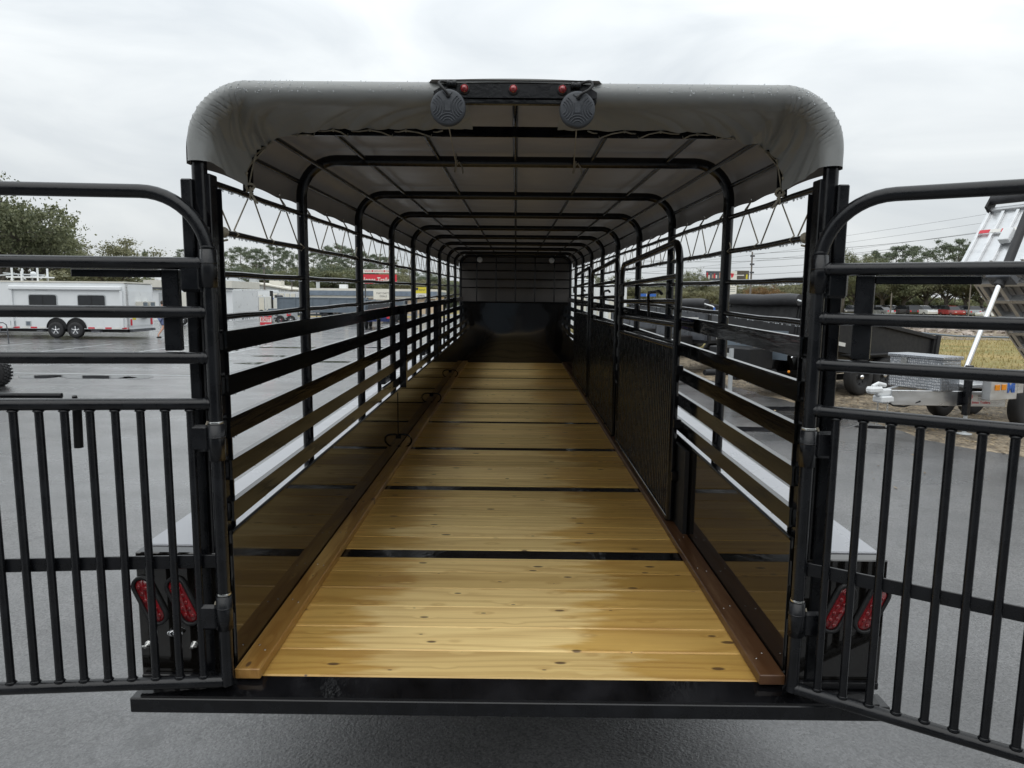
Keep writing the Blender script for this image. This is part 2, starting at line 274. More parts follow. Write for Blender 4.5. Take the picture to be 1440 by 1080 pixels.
# ------------------------------------------------------------------ mesh helpers
class MB:
    def __init__(s): s.v = []; s.f = []; s.sm = []
    def add(s, vs, fs, sm=False):
        o = len(s.v); s.v += [tuple(p) for p in vs]; s.f += [tuple(i+o for i in f) for f in fs]; s.sm += [sm]*len(fs); return s
    def box(s, x0, x1, y0, y1, z0, z1, b=0, mtx=None):
        if b <= 0:
            vs = [(x, y, z) for x in (x0, x1) for y in (y0, y1) for z in (z0, z1)]
            fs = [(0, 1, 3, 2), (4, 6, 7, 5), (0, 4, 5, 1), (2, 3, 7, 6), (0, 2, 6, 4), (1, 5, 7, 3)]
        else:
            vs = []; idx = {}
            for i, x in enumerate((x0, x1)):
                for j, y in enumerate((y0, y1)):
                    for k, z in enumerate((z0, z1)):
                        sx, sy, sz = (1-2*i)*b, (1-2*j)*b, (1-2*k)*b
                        for a, p in enumerate(((x, y+sy, z+sz), (x+sx, y, z+sz), (x+sx, y+sy, z))):
                            idx[(i, j, k, a)] = len(vs); vs.append(p)
            I = lambda *q: idx[q]; fs = []
            for i in (0, 1):
                f = [I(i, 0, 0, 0), I(i, 1, 0, 0), I(i, 1, 1, 0), I(i, 0, 1, 0)]; fs.append(f if i else f[::-1])
                f = [I(0, i, 0, 1), I(0, i, 1, 1), I(1, i, 1, 1), I(1, i, 0, 1)]; fs.append(f if i else f[::-1])
                f = [I(0, 0, i, 2), I(1, 0, i, 2), I(1, 1, i, 2), I(0, 1, i, 2)]; fs.append(f if i else f[::-1])
                for j in (0, 1):
                    fs.append([I(i, j, 0, 0), I(i, j, 1, 0), I(i, j, 1, 1), I(i, j, 0, 1)])
                    fs.append([I(i, 0, j, 0), I(i, 1, j, 0), I(i, 1, j, 2), I(i, 0, j, 2)])
                    fs.append([I(0, i, j, 1), I(1, i, j, 1), I(1, i, j, 2), I(0, i, j, 2)])
                    for k in (0, 1): fs.append([I(i, j, k, 0), I(i, j, k, 1), I(i, j, k, 2)])
        if mtx is not None: vs = [mtx @ Vector(p) for p in vs]
        return s.add(vs, fs)
    def tube(s, pts, r, n=12, closed=False, caps=True):
        pts = [Vector(p) for p in pts]; m = len(pts); rs = r if isinstance(r, (list, tuple)) else [r]*m
        up = None; vs = []; fs = []
        for i, p in enumerate(pts):
            if closed: d = pts[(i+1) % m]-pts[i-1]
            else: d = pts[min(i+1, m-1)]-pts[max(i-1, 0)]
            d.normalize()
            if up is None:
                up = Vector((0, 0, 1)) if abs(d.z) < .9 else Vector((1, 0, 0))
            a = up - d*up.dot(d)
            if a.length < 1e-5: a = d.orthogonal()
            a.normalize(); up = a; c = d.cross(a)
            for k in range(n):
                th = 2*pi*k/n; vs.append(p + (a*cos(th)+c*sin(th))*rs[i])
        R = m if closed else m-1
        for i in range(R):
            for k in range(n):
                a0 = i*n; b0 = ((i+1) % m)*n; k2 = (k+1) % n
                fs.append((a0+k, a0+k2, b0+k2, b0+k))
        s.add(vs, fs, True)
        if caps and not closed:
            s.add(vs[:n], [tuple(range(n))[::-1]]); s.add(vs[-n:], [tuple(range(n))])
        return s
    def lathe(s, prof, axis='X', n=28, c=(0, 0, 0)):          # prof: (r, h) along axis
        vs = []; fs = []; m = len(prof)
        for r, h in prof:
            for k in range(n):
                a = 2*pi*k/n; p = (h, r*cos(a), r*sin(a)) if axis == 'X' else ((r*cos(a), h, r*sin(a)) if axis == 'Y' else (r*cos(a), r*sin(a), h))
                vs.append(Vector(p)+Vector(c))
        for i in range(m-1):
            for k in range(n):
                k2 = (k+1) % n; fs.append((i*n+k, i*n+k2, (i+1)*n+k2, (i+1)*n+k))
        return s.add(vs, fs, True)
    def ball(s, c, r, n=8, sq=(1, 1, 1)):
        vs = []; fs = []; m = n//2+1
        for i in range(m):
            th = pi*i/(m-1)
            for k in range(n):
                a = 2*pi*k/n; vs.append((c[0]+r*sq[0]*sin(th)*cos(a), c[1]+r*sq[1]*sin(th)*sin(a), c[2]+r*sq[2]*cos(th)))
        for i in range(m-1):
            for k in range(n):
                k2 = (k+1) % n; fs.append((i*n+k, (i+1)*n+k, (i+1)*n+k2, i*n+k2))
        return s.add(vs, fs, True)
    def prism(s, poly, axis, a, b_, mtx=None):                 # extrude 2-D polygon
        n = len(poly)
        def P(q, h): return {'X': (h, q[0], q[1]), 'Y': (q[0], h, q[1]), 'Z': (q[0], q[1], h)}[axis]
        vs = [P(q, a) for q in poly]+[P(q, b_) for q in poly]
        if mtx is not None: vs = [mtx @ Vector(p) for p in vs]
        fs = [tuple(range(n)), tuple(range(n, 2*n))[::-1]]+[(i, i+n, (i+1) % n+n, (i+1) % n) for i in range(n)]
        return s.add(vs, fs)
    def mesh(s, name):
        me = bpy.data.meshes.new(name); me.from_pydata(s.v, [], s.f); me.polygons.foreach_set('use_smooth', s.sm); me.update()
        return me
    def build(s, name, m, parent=None, loc=(0, 0, 0), rz=0, fix=False):
        me = s.mesh(name)
        if not fix:
            import bmesh
            bm = bmesh.new(); bm.from_mesh(me); bmesh.ops.recalc_face_normals(bm, faces=bm.faces); bm.to_mesh(me); bm.free()
        me.materials.append(M[m] if isinstance(m, str) else m)
        return link(name, me, parent, loc, rz)
def link(name, me, parent=None, loc=(0, 0, 0), rz=0):
    o = bpy.data.objects.new(name, me); COL.objects.link(o); o.parent = parent; o.location = loc; o.rotation_euler = (0, 0, rz); return o
def tag(o, label=None, cat=None, group=None, kind=None):
    if label: o['label'] = label
    if cat: o['category'] = cat
    if group: o['group'] = group
    if kind: o['kind'] = kind
    return o
def thing(name, label, cat, loc=(0, 0, 0), rz=0, group=None):
    return tag(link(name, None, None, loc, rz), label, cat, group)
def copy_tree(o, parent=None):
    c = o.copy(); COL.objects.link(c); c.parent = parent
    for ch in list(o.children): copy_tree(ch, c)
    return c
def kids(o):
    r = []
    for c in o.children: r += [c]+kids(c)
    return r
def text(name, s, size, m, parent, mtx, align='CENTER', ext=.004, sx=1, bold=0):
    cu = bpy.data.curves.new(name, 'FONT'); cu.body = s; cu.size = size; cu.extrude = ext; cu.offset = bold; cu.align_x = align; cu.align_y = 'CENTER'
    tmp = bpy.data.objects.new(name, cu); COL.objects.link(tmp)
    dg = bpy.context.evaluated_depsgraph_get(); me = bpy.data.meshes.new_from_object(tmp.evaluated_get(dg)); bpy.data.objects.remove(tmp)
    me.materials.clear(); me.materials.append(M[m]); me.transform(mtx @ Matrix.Diagonal((sx, 1, 1, 1)))
    me.name = name
    return link(name, me, parent)
def arc(cx, cz, r, a0, a1, n, y=0):
    return [(cx+r*cos(a0+(a1-a0)*i/n), y, cz+r*sin(a0+(a1-a0)*i/n)) for i in range(n+1)]

# ================================================================== SETTING
def sheet(name, pts, z, m, kind='structure'):
    b = MB(); b.add([(x, y, z) for x, y in pts], [tuple(range(len(pts)))]); o = b.build(name, m); return tag(o, kind=kind)
def rough(p0, p1, n, amp, seed):
    r = []
    for i in range(n):
        t = i/n; x = p0[0]+(p1[0]-p0[0])*t; y = p0[1]+(p1[1]-p0[1])*t
        q = noise.noise(Vector((x*.7+seed, y*.7, 0)))*amp + noise.noise(Vector((x*2.6+seed, y*2.6, 3)))*amp*.35
        r.append((x+q, y+q*.4))
    return r
sheet('ground', [(-1500, -60), (1500, -60), (1500, 1600), (-1500, 1600)], -.006, 'grass')
sheet('parking_lot', [(-140, -40), (60, -40)]+rough((60, 5.2), (9, 5.6), 40, .5, 9)+rough((9, 5.6), (6.7, 8.0), 10, .2, 4)+rough((6.7, 8.0), (5.15, 16.5), 40, .35, 1)+rough((5.15, 16.5), (4.2, 30), 30, .4, 2)+rough((4.2, 30), (1.5, 76), 30, .6, 3)+[(1.5, 76), (-140, 76)], 0, 'asphalt')
sheet('gravel_yard', rough((4.0, 5), (3.2, 30), 3, 0, 1)+[(3, 31)]+rough((3, 31), (8.6, 26.0), 24, .8, 5)+rough((8.6, 26.0), (13, 20.2), 30, .9, 5)+rough((13, 20.2), (26, 17.5), 40, .9, 6)+[(60, 17), (60, 4)], -.003, 'gravel')
sheet('road', [(8, 76), (160, 70), (160, 92), (8, 98)], .002, 'road')
sheet('side_road', [(-140, 84), (8, 84), (8, 96), (-140, 96)], .003, 'road')

# puddles and tar patches on the lot
for i, (u, v, w, h, m) in enumerate([(58, 530, 1.0, .35, 'puddle'), (136, 530.5, 1.9, .40, 'puddle'), (420, 489, 3.4, .35, 'puddle'), (395, 501, 2.2, .3, 'puddle'), (370, 511, 1.5, .3, 'puddle'),
                                     (192, 531, .8, .3, 'puddle'), (545, 489, 2.0, .3, 'puddle'), (470, 509, 1.6, .3, 'puddle'), (1062, 604, .9, .22, 'puddle'), (1100, 575, 1.3, .3, 'puddle'), (1228, 601, .7, .14, 'puddle')]):
    c = gnd(u, v); n = 26
    pts = []
    for k in range(n):
        a = 2*pi*k/n; rr = 1+.45*noise.noise(Vector((cos(a)*1.3+i*7, sin(a)*1.3, 0)))
        pts.append((c.x+cos(a)*w*.5*rr, c.y+sin(a)*h*rr))
    b = MB(); b.add([(x, y, .004) for x, y in pts], [tuple(range(n))]); tag(b.build('puddle', m), kind='structure')
# faded white bay lines
for i in range(9):
    x = -30+i*3.3
    b = MB(); b.add([(x, 24.6, .004), (x+.10, 24.6, .004), (x+.10, 29.4, .004), (x, 29.4, .004)], [(0, 1, 2, 3)]); tag(b.build('bay_line', 'greymetal'), kind='structure')
b = MB(); b.add([(-40, 19.0, .0045), (-6, 17.6, .0045), (-6, 17.69, .0045), (-40, 19.09, .0045)], [(0, 1, 2, 3)]); tag(b.build('painted_line', 'greymetal'), kind='structure')

# rubble bank beyond the grass on the right
b = MB()
nx, ny = 60, 10; vs = []; fs = []
for j in range(ny+1):
    for i in range(nx+1):
        x = 6+i*2.2; y = 40+j*2.3; h = sin(pi*min(1, j/ny))*.35 + .25*noise.noise(Vector((x*.4, y*.4, 0)))*(0 < j < ny)
        vs.append((x, y, max(-.02, h)))
for j in range(ny):
    for i in range(nx): a = j*(nx+1)+i; fs.append((a, a+1, a+nx+2, a+nx+1))
b.add(vs, fs, True); tag(b.build('bank', 'gravel'), kind='structure')
b = MB(); R = random.Random(3)
for i in range(1500):
    x = R.uniform(8, 75); y = R.uniform(41, 61); r = R.uniform(.12, .36); z = sin(pi*(y-40)/23)*.35+r*.15
    q = [Vector((R.gauss(0, 1), R.gauss(0, 1), R.gauss(0, .7))).normalized()*r*R.uniform(.7, 1.2) for _ in range(1)]
    M3 = Matrix.Rotation(R.uniform(0, 6), 3, Vector((R.random(), R.random(), R.random()+.1)).normalized())
    o = [(1, 0, 0), (-1, 0, 0), (0, 1, 0), (0, -1, 0), (0, 0, .8), (0, 0, -.8)]
    b.add([Vector((x, y, z)) + M3 @ Vector(p)*r*R.uniform(.75, 1.2) for p in o], [(0, 2, 4), (2, 1, 4), (1, 3, 4), (3, 0, 4), (2, 0, 5), (1, 2, 5), (3, 1, 5), (0, 3, 5)])
tag(b.build('rubble', 'rock'), 'grey and brown rubble stones on the low bank beyond the grass', 'rubble', kind='stuff')

# leaf litter on the gravel, tufts of dry grass
def in_gravel(x, y): return y > 5.6 and x > 6.9-(y-7)*.19 and y < 24 and x > 4.6
b = MB(); R = random.Random(5); n = 0
while n < 26000:
    x = R.uniform(4, 22); y = R.uniform(6, 23)
    if not in_gravel(x, y) and R.random() > .02: continue
    s = R.uniform(.012, .042); a = R.uniform(0, 6.3); t = R.uniform(-.5, .5)
    d = Vector((cos(a), sin(a), t*.5)); e = Vector((-sin(a), cos(a), R.uniform(-.5, .5)))*.5
    p = Vector((x, y, .012)); b.add([p-d*s, p+e*s, p+d*s, p-e*s], [(0, 1, 2, 3)]); n += 1
M['litter'] = leaf_mat('leaf_litter', (.10, .065, .035), (.42, .33, .20), .1)
tag(b.build('leaf_litter', 'litter'), 'brown dead leaves scattered over the gravel', 'leaf litter', kind='stuff')
b = MB()
for i in range(9000):
    x = R.uniform(9, 48); y = R.uniform(21, 42)
    if y < 26-(x-8.6)*.9: continue
    for k in range(2):
        a = R.uniform(0, 6.3); h = R.uniform(.05, .16); w = .02; q = R.uniform(0, .08)
        b.add([(x-w*cos(a), y-w*sin(a), 0), (x+w*cos(a), y+w*sin(a), 0), (x+q*cos(a*3), y+q*sin(a*3), h)], [(0, 1, 2)])
M['tuft'] = leaf_mat('dry_grass_blades', (.27, .22, .09), (.50, .41, .19), .3)
tag(b.build('dry_grass', 'tuft'), 'yellow dormant grass on the verge beyond the trailers', 'grass', kind='stuff')

# ================================================================== STOCK TRAILER
T = thing('livestock_trailer', 'black open-backed livestock trailer with grey tarp roof and wet plank floor', 'trailer', tuple(ROOT))
T.rotation_euler = (TILT, 0, 0)
def tp(b, name, m, loc=(0, 0, 0), parent=None, label=None, kind=None, fix=False):
    o = b.build(name, m, parent or T, (loc[0], loc[1], loc[2]+(0 if parent else FZ)), fix=fix); return tag(o, label, kind=kind)
LEN = 10.85; S = 1.219
# --- floor: planks in bays between steel bars
pm = {}
b = MB(); b.box(-.888, .888, -.0905, .0905, -.036, 0, .0045); pmesh = b.mesh('floor_plank'); pmesh.materials.append(M['plank'])
R = random.Random(11)
for k in range(9):
    y0 = 0 if k == 0 else S*k-.0395+.0575
    y1 = min(S*(k+1)-.0395-.0575, LEN-.05)
    n = 6 if k < 8 else max(1, int((y1-y0)/.184)); pw = (y1-y0)/n
    for i in range(n):
        o = link('floor_plank', pmesh, T, (0, y0+pw*(i+.5), FZ+R.uniform(-.0015, .0015))); o.scale = (1, (pw-.0022)/.181, 1); o.rotation_euler = (R.uniform(-.004, .004), R.uniform(-.0006, .0006), R.uniform(-.0012, .0012))
for k in range(1, 9):
    b = MB(); yc = S*k-.0395; b.box(-.888, .888, -.055, .055, -.03, -.004, .002); tp(b, 'floor_bar', 'sill', (0, yc, 0))
b = MB(); b.box(-1.27, 1.27, .02, 10.8, -.10, -.045); tp(b, 'floor_frame', 'black')
for i in range(13):
    b = MB(); b.box(-1.0, 1.0, -.03, .03, -.20, -.101); tp(b, 'cross_member', 'black', (0, 1.2+i*.78, 0))
for sx in (-1, 1):
    b = MB(); b.box(sx*.56-.05, sx*.56+.05, 1.9, 10.8, -.32, -.2005, .005); tp(b, 'main_beam', 'black')
# --- side strips (2x4 laid flat), in lengths
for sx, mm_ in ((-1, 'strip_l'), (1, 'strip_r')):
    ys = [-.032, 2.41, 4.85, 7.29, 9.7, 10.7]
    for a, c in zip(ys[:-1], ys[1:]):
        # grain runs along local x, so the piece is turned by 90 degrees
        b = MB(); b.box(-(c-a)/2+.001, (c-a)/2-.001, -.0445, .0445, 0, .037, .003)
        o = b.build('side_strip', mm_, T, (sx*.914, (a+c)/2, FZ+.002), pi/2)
        for q in range(int((c-a)/.4)):
            for dx in (-.015, .018):
                h = MB(); h.lathe([(0.0001, .0012), (.0035, .001), (.004, 0)], 'Z', 8); h.build('screw_head', 'steel', o, (-(c-a)/2+.14+q*.41+R.uniform(-.04, .04), dx, .037))
# --- rear sill and bumper
b = MB(); b.box(-1.30, 1.30, -.088, -.004, -.094, -.040, .004); tp(b, 'rear_bumper', 'gate')
b = MB(); b.prism([(.0, -.004), (-.086, -.031), (-.086, -.0385), (.0, -.0385)], 'X', -1.262, 1.262); tp(b, 'sill_plate', 'sill')
b = MB(); b.box(-1.26, 1.26, -.003, .06, -.10, -.006, .002); tp(b, 'sill_beam', 'sill')

# --- hoops
HX, HZ = 1.007, 1.949
def hoop_pts(hx, hz, r, z0, n=10):
    p = [(-hx, 0, z0), (-hx, 0, (z0+hz)/2)]+[(x, 0, z) for x, _, z in arc(-hx+r, hz-r, r, pi, pi/2, n)]+[(0, 0, hz)]
    return p+[(-x, y, z) for x, y, z in p[:-1][::-1]]
b = MB(); b.tube(hoop_pts(HX, HZ, .17, .46), .025, 14); hm = b.mesh('roof_hoop'); hm.materials.append(M['paint'])
hy = [1.086+S*k for k in range(9)]; hy[8] = 10.83
for y in hy: link('roof_hoop', hm, T, (0, y, FZ))
b = MB(); b.tube(hoop_pts(1.018, 1.966, .18, -.004, 14), .024, 16); tp(b, 'rear_hoop', 'paint', (0, .014, 0))
# rear posts (square tube outboard, channel inboard)
for sx in (-1, 1):
    b = MB(); b.box(-.018, .018, -.02, .04, -.004, 1.70, .004); tp(b, 'rear_post', 'gate', (sx*1.050, .0, 0))
    b = MB(); b.box(-.016, .016, -.03, .03, -.004, 1.72, .003); tp(b, 'inner_post', 'paint', (sx*.998, .035, 0))
    b = MB(); b.box(-.035, .035, -.004, .004, -.004, 1.68, 0); tp(b, 'post_web', 'paint', (sx*1.01, .075, 0))
    for q in range(3): 
        b = MB(); b.tube([(sx*(.990+q*.016), -.006, .0), (sx*(.990+q*.016), -.006, 1.55)], .005, 8); tp(b, 'weather_seal', 'rubber')
# front tie frame behind the rear flap
b = MB(); fp = [(-.968, 1.70), (-.965, 1.81), (-.873, 1.918), (.873, 1.918), (.965, 1.81), (.968, 1.70)]
for (x0, z0), (x1, z1) in zip(fp[:-1], fp[1:]):
    d = Vector((x1-x0, 0, z1-z0)); b.box(0, d.length, -.004, .004, -.018, .018, 0, Matrix.Translation((x0, 0, z0)) @ Matrix.Rotation(-atan2(d.z, d.x), 4, 'Y'))
tp(b, 'lacing_frame', 'paint', (0, .30, 0))
# purlins
for x, z in [(0, 1.955), (-.353, 1.955), (.353, 1.955), (-.70, 1.953), (.70, 1.953), (-.905, 1.915), (.905, 1.915), (-1.005, 1.845), (1.005, 1.845)]:
    y0 = .03 if abs(x) < .75 else .30
    b = MB(); b.tube([(x, y0, z), (x, 10.83, z)], .0105, 8); tp(b, 'roof_purlin', 'paint')
# side rails between the hoops
for sx in (-1, 1):
    for z in (1.70, 1.543, 1.40, 1.253):
        b = MB(); pts = [(sx*HX, .02+i*.27, z+.002*sin(i*2.1)) for i in range(41)]; b.tube(pts, .0115, 8); tp(b, 'side_rail', 'paint')
    # boards: rolled channel with lips
    for i, z in enumerate((1.211, 1.062, .915, .768, .622)):
        h = .070; prof = [(.960, z), (.983, z), (.983, z-.006), (.968, z-.009), (.968, z-h+.009), (.983, z-h+.006), (.983, z-h), (.960, z-h)]
        b = MB(); b.prism([(sx*x, zz) for x, zz in prof], 'Y', .03, 10.8); tp(b, 'side_board', 'board')
    # sheet side panels in lengths
    ys = [.012, 3.48, 6.0, 8.55, 10.80]
    for a, c in zip(ys[:-1], ys[1:]):
        b = MB(); b.box(sx*.968-.006, sx*.968+.006, a, c-.004, -.004, .512, .001); tp(b, 'side_panel', 'panel')
    b = MB(); b.tube([(sx*.966, .012, .517), (sx*.966, 10.8, .517)], .008, 8); tp(b, 'panel_lip', 'board')
    # deck over the wheels
    b = MB(); b.box(min(sx*.976, sx*1.292), max(sx*.976, sx*1.292), .05, 10.8, .42, .458, .004); tp(b, 'side_deck', 'deck')
    b = MB(); b.box(sx*1.280-.008, sx*1.280+.008, .36, 10.8, -.044, .419); tp(b, 'deck_skirt', 'paint')
    for y in (3.60, 6.06, 8.68):
        b = MB(); b.box(-.006, .048, -.045, .045, .53, 1.215, .003)
        if sx < 0:
            tp(b, 'panel_post', 'board', (sx*.951, y, 0))
            b = MB(); b.tube([(0, 0, .46), (0, 0, 1.20)], .016, 8); p = tp(b, 'gate_post', 'paint', (-1.06, y-.40, 0))
            for z in (1.02, .64):
                b = MB(); b.box(-.02, .02, -.22, .22, -.035, .035, .004); tp(b, 'latch_arm', 'paint', (-1.03, y-.20, z))
for y in (3.47, 5.82, 8.2):                                   # tie rings lying on the left strip
    b = MB(); pts = []
    for k in range(22):
        a = 2*pi*k/22; pts.append((.074*cos(a), -.03*sin(a), .062*sin(a)+.045+.008*abs(cos(a))))
    b.tube(pts, .0075, 8, closed=True); tp(b, 'tie_ring', 'paint', (-.925, y, .045))
    b = MB(); b.box(-.016, .016, -.008, .008, 0, .03, .002); tp(b, 'ring_bracket', 'gate', (-.955, y+.01, .11))
    if y < 4:
        b = MB(); b.tube([(0, 0, 0), (0, 0, .38)], .0025, 6); tp(b, 'seam_bead', 'black', (-.960, y, .12))
# --- rear light boxes
for sx in (-1, 1):
    x0, x1 = sorted((sx*1.095, sx*1.290))
    x0, x1 = sorted((sx*.995, sx*1.292))
    b = MB(); b.box(x0, x1, -.012, .35, .0, .452, .004); bx_ = tp(b, 'light_box', 'panel')
    b = MB(); b.box(x0+.01, x1-.01, -.034, -.013, -.010, .016, .003); tp(b, 'box_ledge', 'paint')
    for cx_ in (1.247, 1.132):
        def oval(b, hw, r, y0, y1, ins=0):
            n = 12; pts = [(r*cos(a), hw+r*sin(a)) for a in [pi*i/n for i in range(n+1)]]+[(r*cos(a), -hw+r*sin(a)) for a in [pi+pi*i/n for i in range(n+1)]]
            return pts
        rz_ = Matrix.Translation((sx*cx_, 0, .279)) @ Matrix.Rotation(-sx*radians(-20 if sx < 0 else -20), 4, 'Y')
        ang = radians(24)*(-1 if sx < 0 else 1)
        MT = Matrix.Translation((sx*cx_, 0, .279)) @ Matrix.Rotation(ang, 4, 'Y')
        o_ = oval(None, .058, .037, 0, 0); i_ = oval(None, .056, .027, 0, 0); n = len(o_)
        b = MB(); vs = [(x, -.012, z) for x, z in o_]+[(x*.97, -.024, z*.985) for x, z in o_]+[(x, -.024, z) for x, z in i_]+[(x, -.013, z) for x, z in i_]
        fs = []
        for q in range(3):
            for k in range(n): k2 = (k+1) % n; fs.append((q*n+k, q*n+k2, (q+1)*n+k2, (q+1)*n+k))
        b.add([MT @ Vector(p) for p in vs], fs, True); lr = tp(b, 'tail_light', 'lamp_rim', label='slanting oval tail light with black rubber surround and red lens')
        b = MB(); vs = [(x, -.014, z) for x, z in i_]+[(x*.8, -.022, z*.9) for x, z in i_]+[(0, -.024, 0)]
        fs = [(k, (k+1) % n, (k+1) % n+n, k+n) for k in range(n)]+[(k+n, (k+1) % n+n, 2*n) for k in range(n)]
        b.add([MT @ Vector(p) for p in vs], fs, True); b.build('lens', 'red', lr)
        b = MB()
        for k in range(10):
            xx = -.010 if k % 2 else .010; zz = -.060+.0133*k; b.ball(MT @ Vector((xx, -.0235, zz)), .0075, 8, (1, .4, 1))
        b.build('diode', 'red', lr)
    if sx < 0:
        b = MB(); b.ball((0, 0, 0), .016, 14, (1.9, .7, .85)); tp(b, 'plate_lamp', 'chrome', (-1.163, -.022, .164))
        for x in (-1.276, -1.103):
            b = MB(); b.lathe([(.0001, -.022), (.006, -.022), (.006, -.006), (.011, -.005), (.011, 0), (.013, .001)], 'Y', 12); tp(b, 'bolt', 'steel', (x+(.012 if x < -1.2 else 0), -.013, .117))
            b = MB(); b.tube([(0, 0, 0), (.018, -.002, .003)], .0035, 8); tp(b, 'bolt_shank', 'steel', (x, -.03, .117))
# --- hinges on the gate poles
GY = -.057
# --- rear gates
def rear_gate(sx, ang):
    # local frame: x runs from the hinge outwards, z up from the floor
    root = link('rear_gate', None, T, (sx*.972, GY, FZ), 0)
    b = MB(); ztop = 1.652; wid = .945; r = .20
    pts = [(0, 0, .0), (0, 0, .8), (0, 0, ztop-r-.02)]+[(x, 0, z) for x, _, z in arc(r, ztop-r, r, pi, pi/2, 12)][1:]+[(wid/2, 0, ztop)]+[(x, 0, z) for x, _, z in arc(wid-r, ztop-r, r, pi/2, 0, 12)]+[(wid, 0, .8), (wid, 0, 0)]
    b.tube(pts, .0215, 16); fr = b.build('gate_frame', 'gate', root)
    for z in (1.431, 1.276, 1.129, .978, .010):
        b = MB(); b.tube([(.012, 0, z), (wid-.012, 0, z)], .0195 if z > .9 else .021, 16); b.build('gate_rail', 'gate', root)
        for xx in (.022, wid-.034): b = MB(); b.lathe([(.0205, .0), (.0225, .006), (.0205, .012)], 'X', 14, (xx, 0, z)); b.build('weld_bead', 'gate', root)
    b = MB(); b.tube([(0, 0, .016), (0, 0, .962)], .0128, 12); wb = []
    for z in (.034, .956): wb.append((.0128, z-.004)); 
    b.lathe([(.0135, .026), (.018, .030), (.0135, .036)], 'Z', 12); b.lathe([(.0135, .953), (.018, .957), (.0135, .961)], 'Z', 12)
    bm_ = b.mesh('gate_bar'); bm_.materials.append(M['gate'])
    for i in range(11): link('gate_bar', bm_, root, (.080+.0785*i, 0, 0))
    b = MB(); b.box(.015, wid-.015, .0135, .0215, .412, .458, .0015); b.build('flat_bar', 'gate', root)
    # brace behind the gate
    b = MB(); b.box(.104, .158, .022, .047, 1.150, 1.413, .003); b.build('brace_plate', 'gate', root)
    b = MB(); b.box(.1585, .435, .024, .044, 1.386, 1.4115, .003); b.build('brace_arm', 'gate', root)
    # hinge sleeves
    for z, h in ((1.355, .12), (.79, .12), (.20, .12)):
        b = MB(); b.lathe([(.0218, z), (.0262, z+.001), (.0262, z+h), (.0218, z+h+.001)], 'Z', 18); b.lathe([(.0218, z+h*.62), (.0278, z+h*.62+.002), (.0278, z+h*.62+.005), (.0218, z+h*.62+.009)], 'Z', 18)
        b.build('hinge_sleeve', 'gate', root)
        b = MB(); b.lathe([(.0222, z+h+.002), (.0242, z+h+.006), (.0225, z+h+.011)], 'Z', 18); b.build('grease_ring', 'steel' if z < .9 else 'gate', root)
    root.rotation_euler = (0, 0, ang)
    if sx < 0:      # latch rod resting on the rail, with its grip hanging below
        b = MB(); b.tube([(.50, .045, 1.000), (1.3, .045, 1.004)], .009, 10); b.build('latch_rod', 'gate', root)
        b = MB(); b.tube([(.458, .05, .955), (.462, .052, .825)], .014, 12); b.tube([(.458, .05, .955), (.458, .04, 1.0)], .008, 8); b.build('latch_grip', 'black', root)
    return root
GL = rear_gate(-1, pi+radians(5.0)); GR = rear_gate(1, -radians(33))
# mirror the brace so it sits on the far side for the left gate too
for o in GL.children:
    if o.name.startswith(('brace', 'flat', 'latch')): o.scale = (1, -1, 1)
tag(GL, 'left rear gate swung open with a latch rod on its middle rail'); tag(GR, 'right rear gate swung open and angled towards the camera')
for sx in (-1, 1):
    for z in (1.385, .865, .245):
        b = MB(); x0, x1 = sorted((sx*.992, sx*1.062)); b.box(x0, x1, -.075, -.052, z-.045, z+.045, .010); tp(b, 'hinge_leaf', 'gate')
        b = MB(); b.tube([(sx*1.0, -.064, z+.045), (sx*.996, -.064, z+.056)], .004, 8); tp(b, 'grease_nipple', 'rope')
        b = MB(); b.tube([(sx*.994, -.062, z-.045+i*.007) for i in range(13)], [.006+.0025*(i % 2) for i in range(13)], 8); tp(b, 'weld_seam', 'gate')

# --- centre gates folded against the right wall
def centre_gate(y0, y1, first):
    X = .905; L_ = y1-y0; root = link('centre_gate', None, T, (X, y0, FZ), 0)
    r = .13; zt = 1.625; b = MB()
    pts = [(0, 0, .06), (0, 0, .8), (0, 0, zt-r)]+[(0, r-r*cos(a), zt-r+r*sin(a)) for a in [pi/2*i/8 for i in range(1, 9)]]+[(0, L_/2, zt-.03)]+[(0, L_-r+r*sin(a), zt-.055-r+r*cos(a)) for a in [pi/2*i/8 for i in range(9)]]+[(0, L_, .8), (0, L_, .03)]
    b.tube(pts, .021, 12); b.build('gate_frame', 'paint', root)
    for z in (1.44, 1.30, 1.17, 1.045):
        b = MB(); b.tube([(0, .01, z), (0, L_-.01, z-.035)], .016, 10); b.build('gate_rail', 'paint', root)
    b = MB(); n = int(L_/.052); sec = []
    for i in range(n):
        y = .02+i*(L_-.04)/n; w = (L_-.04)/n
        sec += [(.002, y), (.002, y+w*.45), (-.012, y+w*.55), (-.012, y+w*.92)]
    vs = [(x, y, .075) for x, y in sec]+[(x, y, 1.035-.035*y/L_) for x, y in sec]; m_ = len(sec)
    b.add(vs, [(i, i+1, i+1+m_, i+m_) for i in range(m_-1)]); b.build('ribbed_sheet', 'gate', root)
    b = MB(); b.box(-.02, .014, .02, L_-.02, .04, .074, .003); b.build('bottom_rail', 'board', root)
    b = MB(); b.box(-.05, -.03, L_-.36, L_-.14, 1.31, 1.40, .006); b.build('latch_plate', 'gate', root)
    b = MB(); b.tube([(-.02, .75, 1.19), (-.028, .75, 1.33), (-.028, .72, 1.345), (-.028, .40, 1.355), (-.02, .36, 1.34)], .010, 8); b.build('latch_handle', 'gate', root)
    # pin brackets between the gates
    for z in (.9, .6, .3): 
        b = MB(); b.box(-.01, .03, -.06, -.022, z, z+.05, .003); b.build('hinge_lug', 'paint', root)
    return root
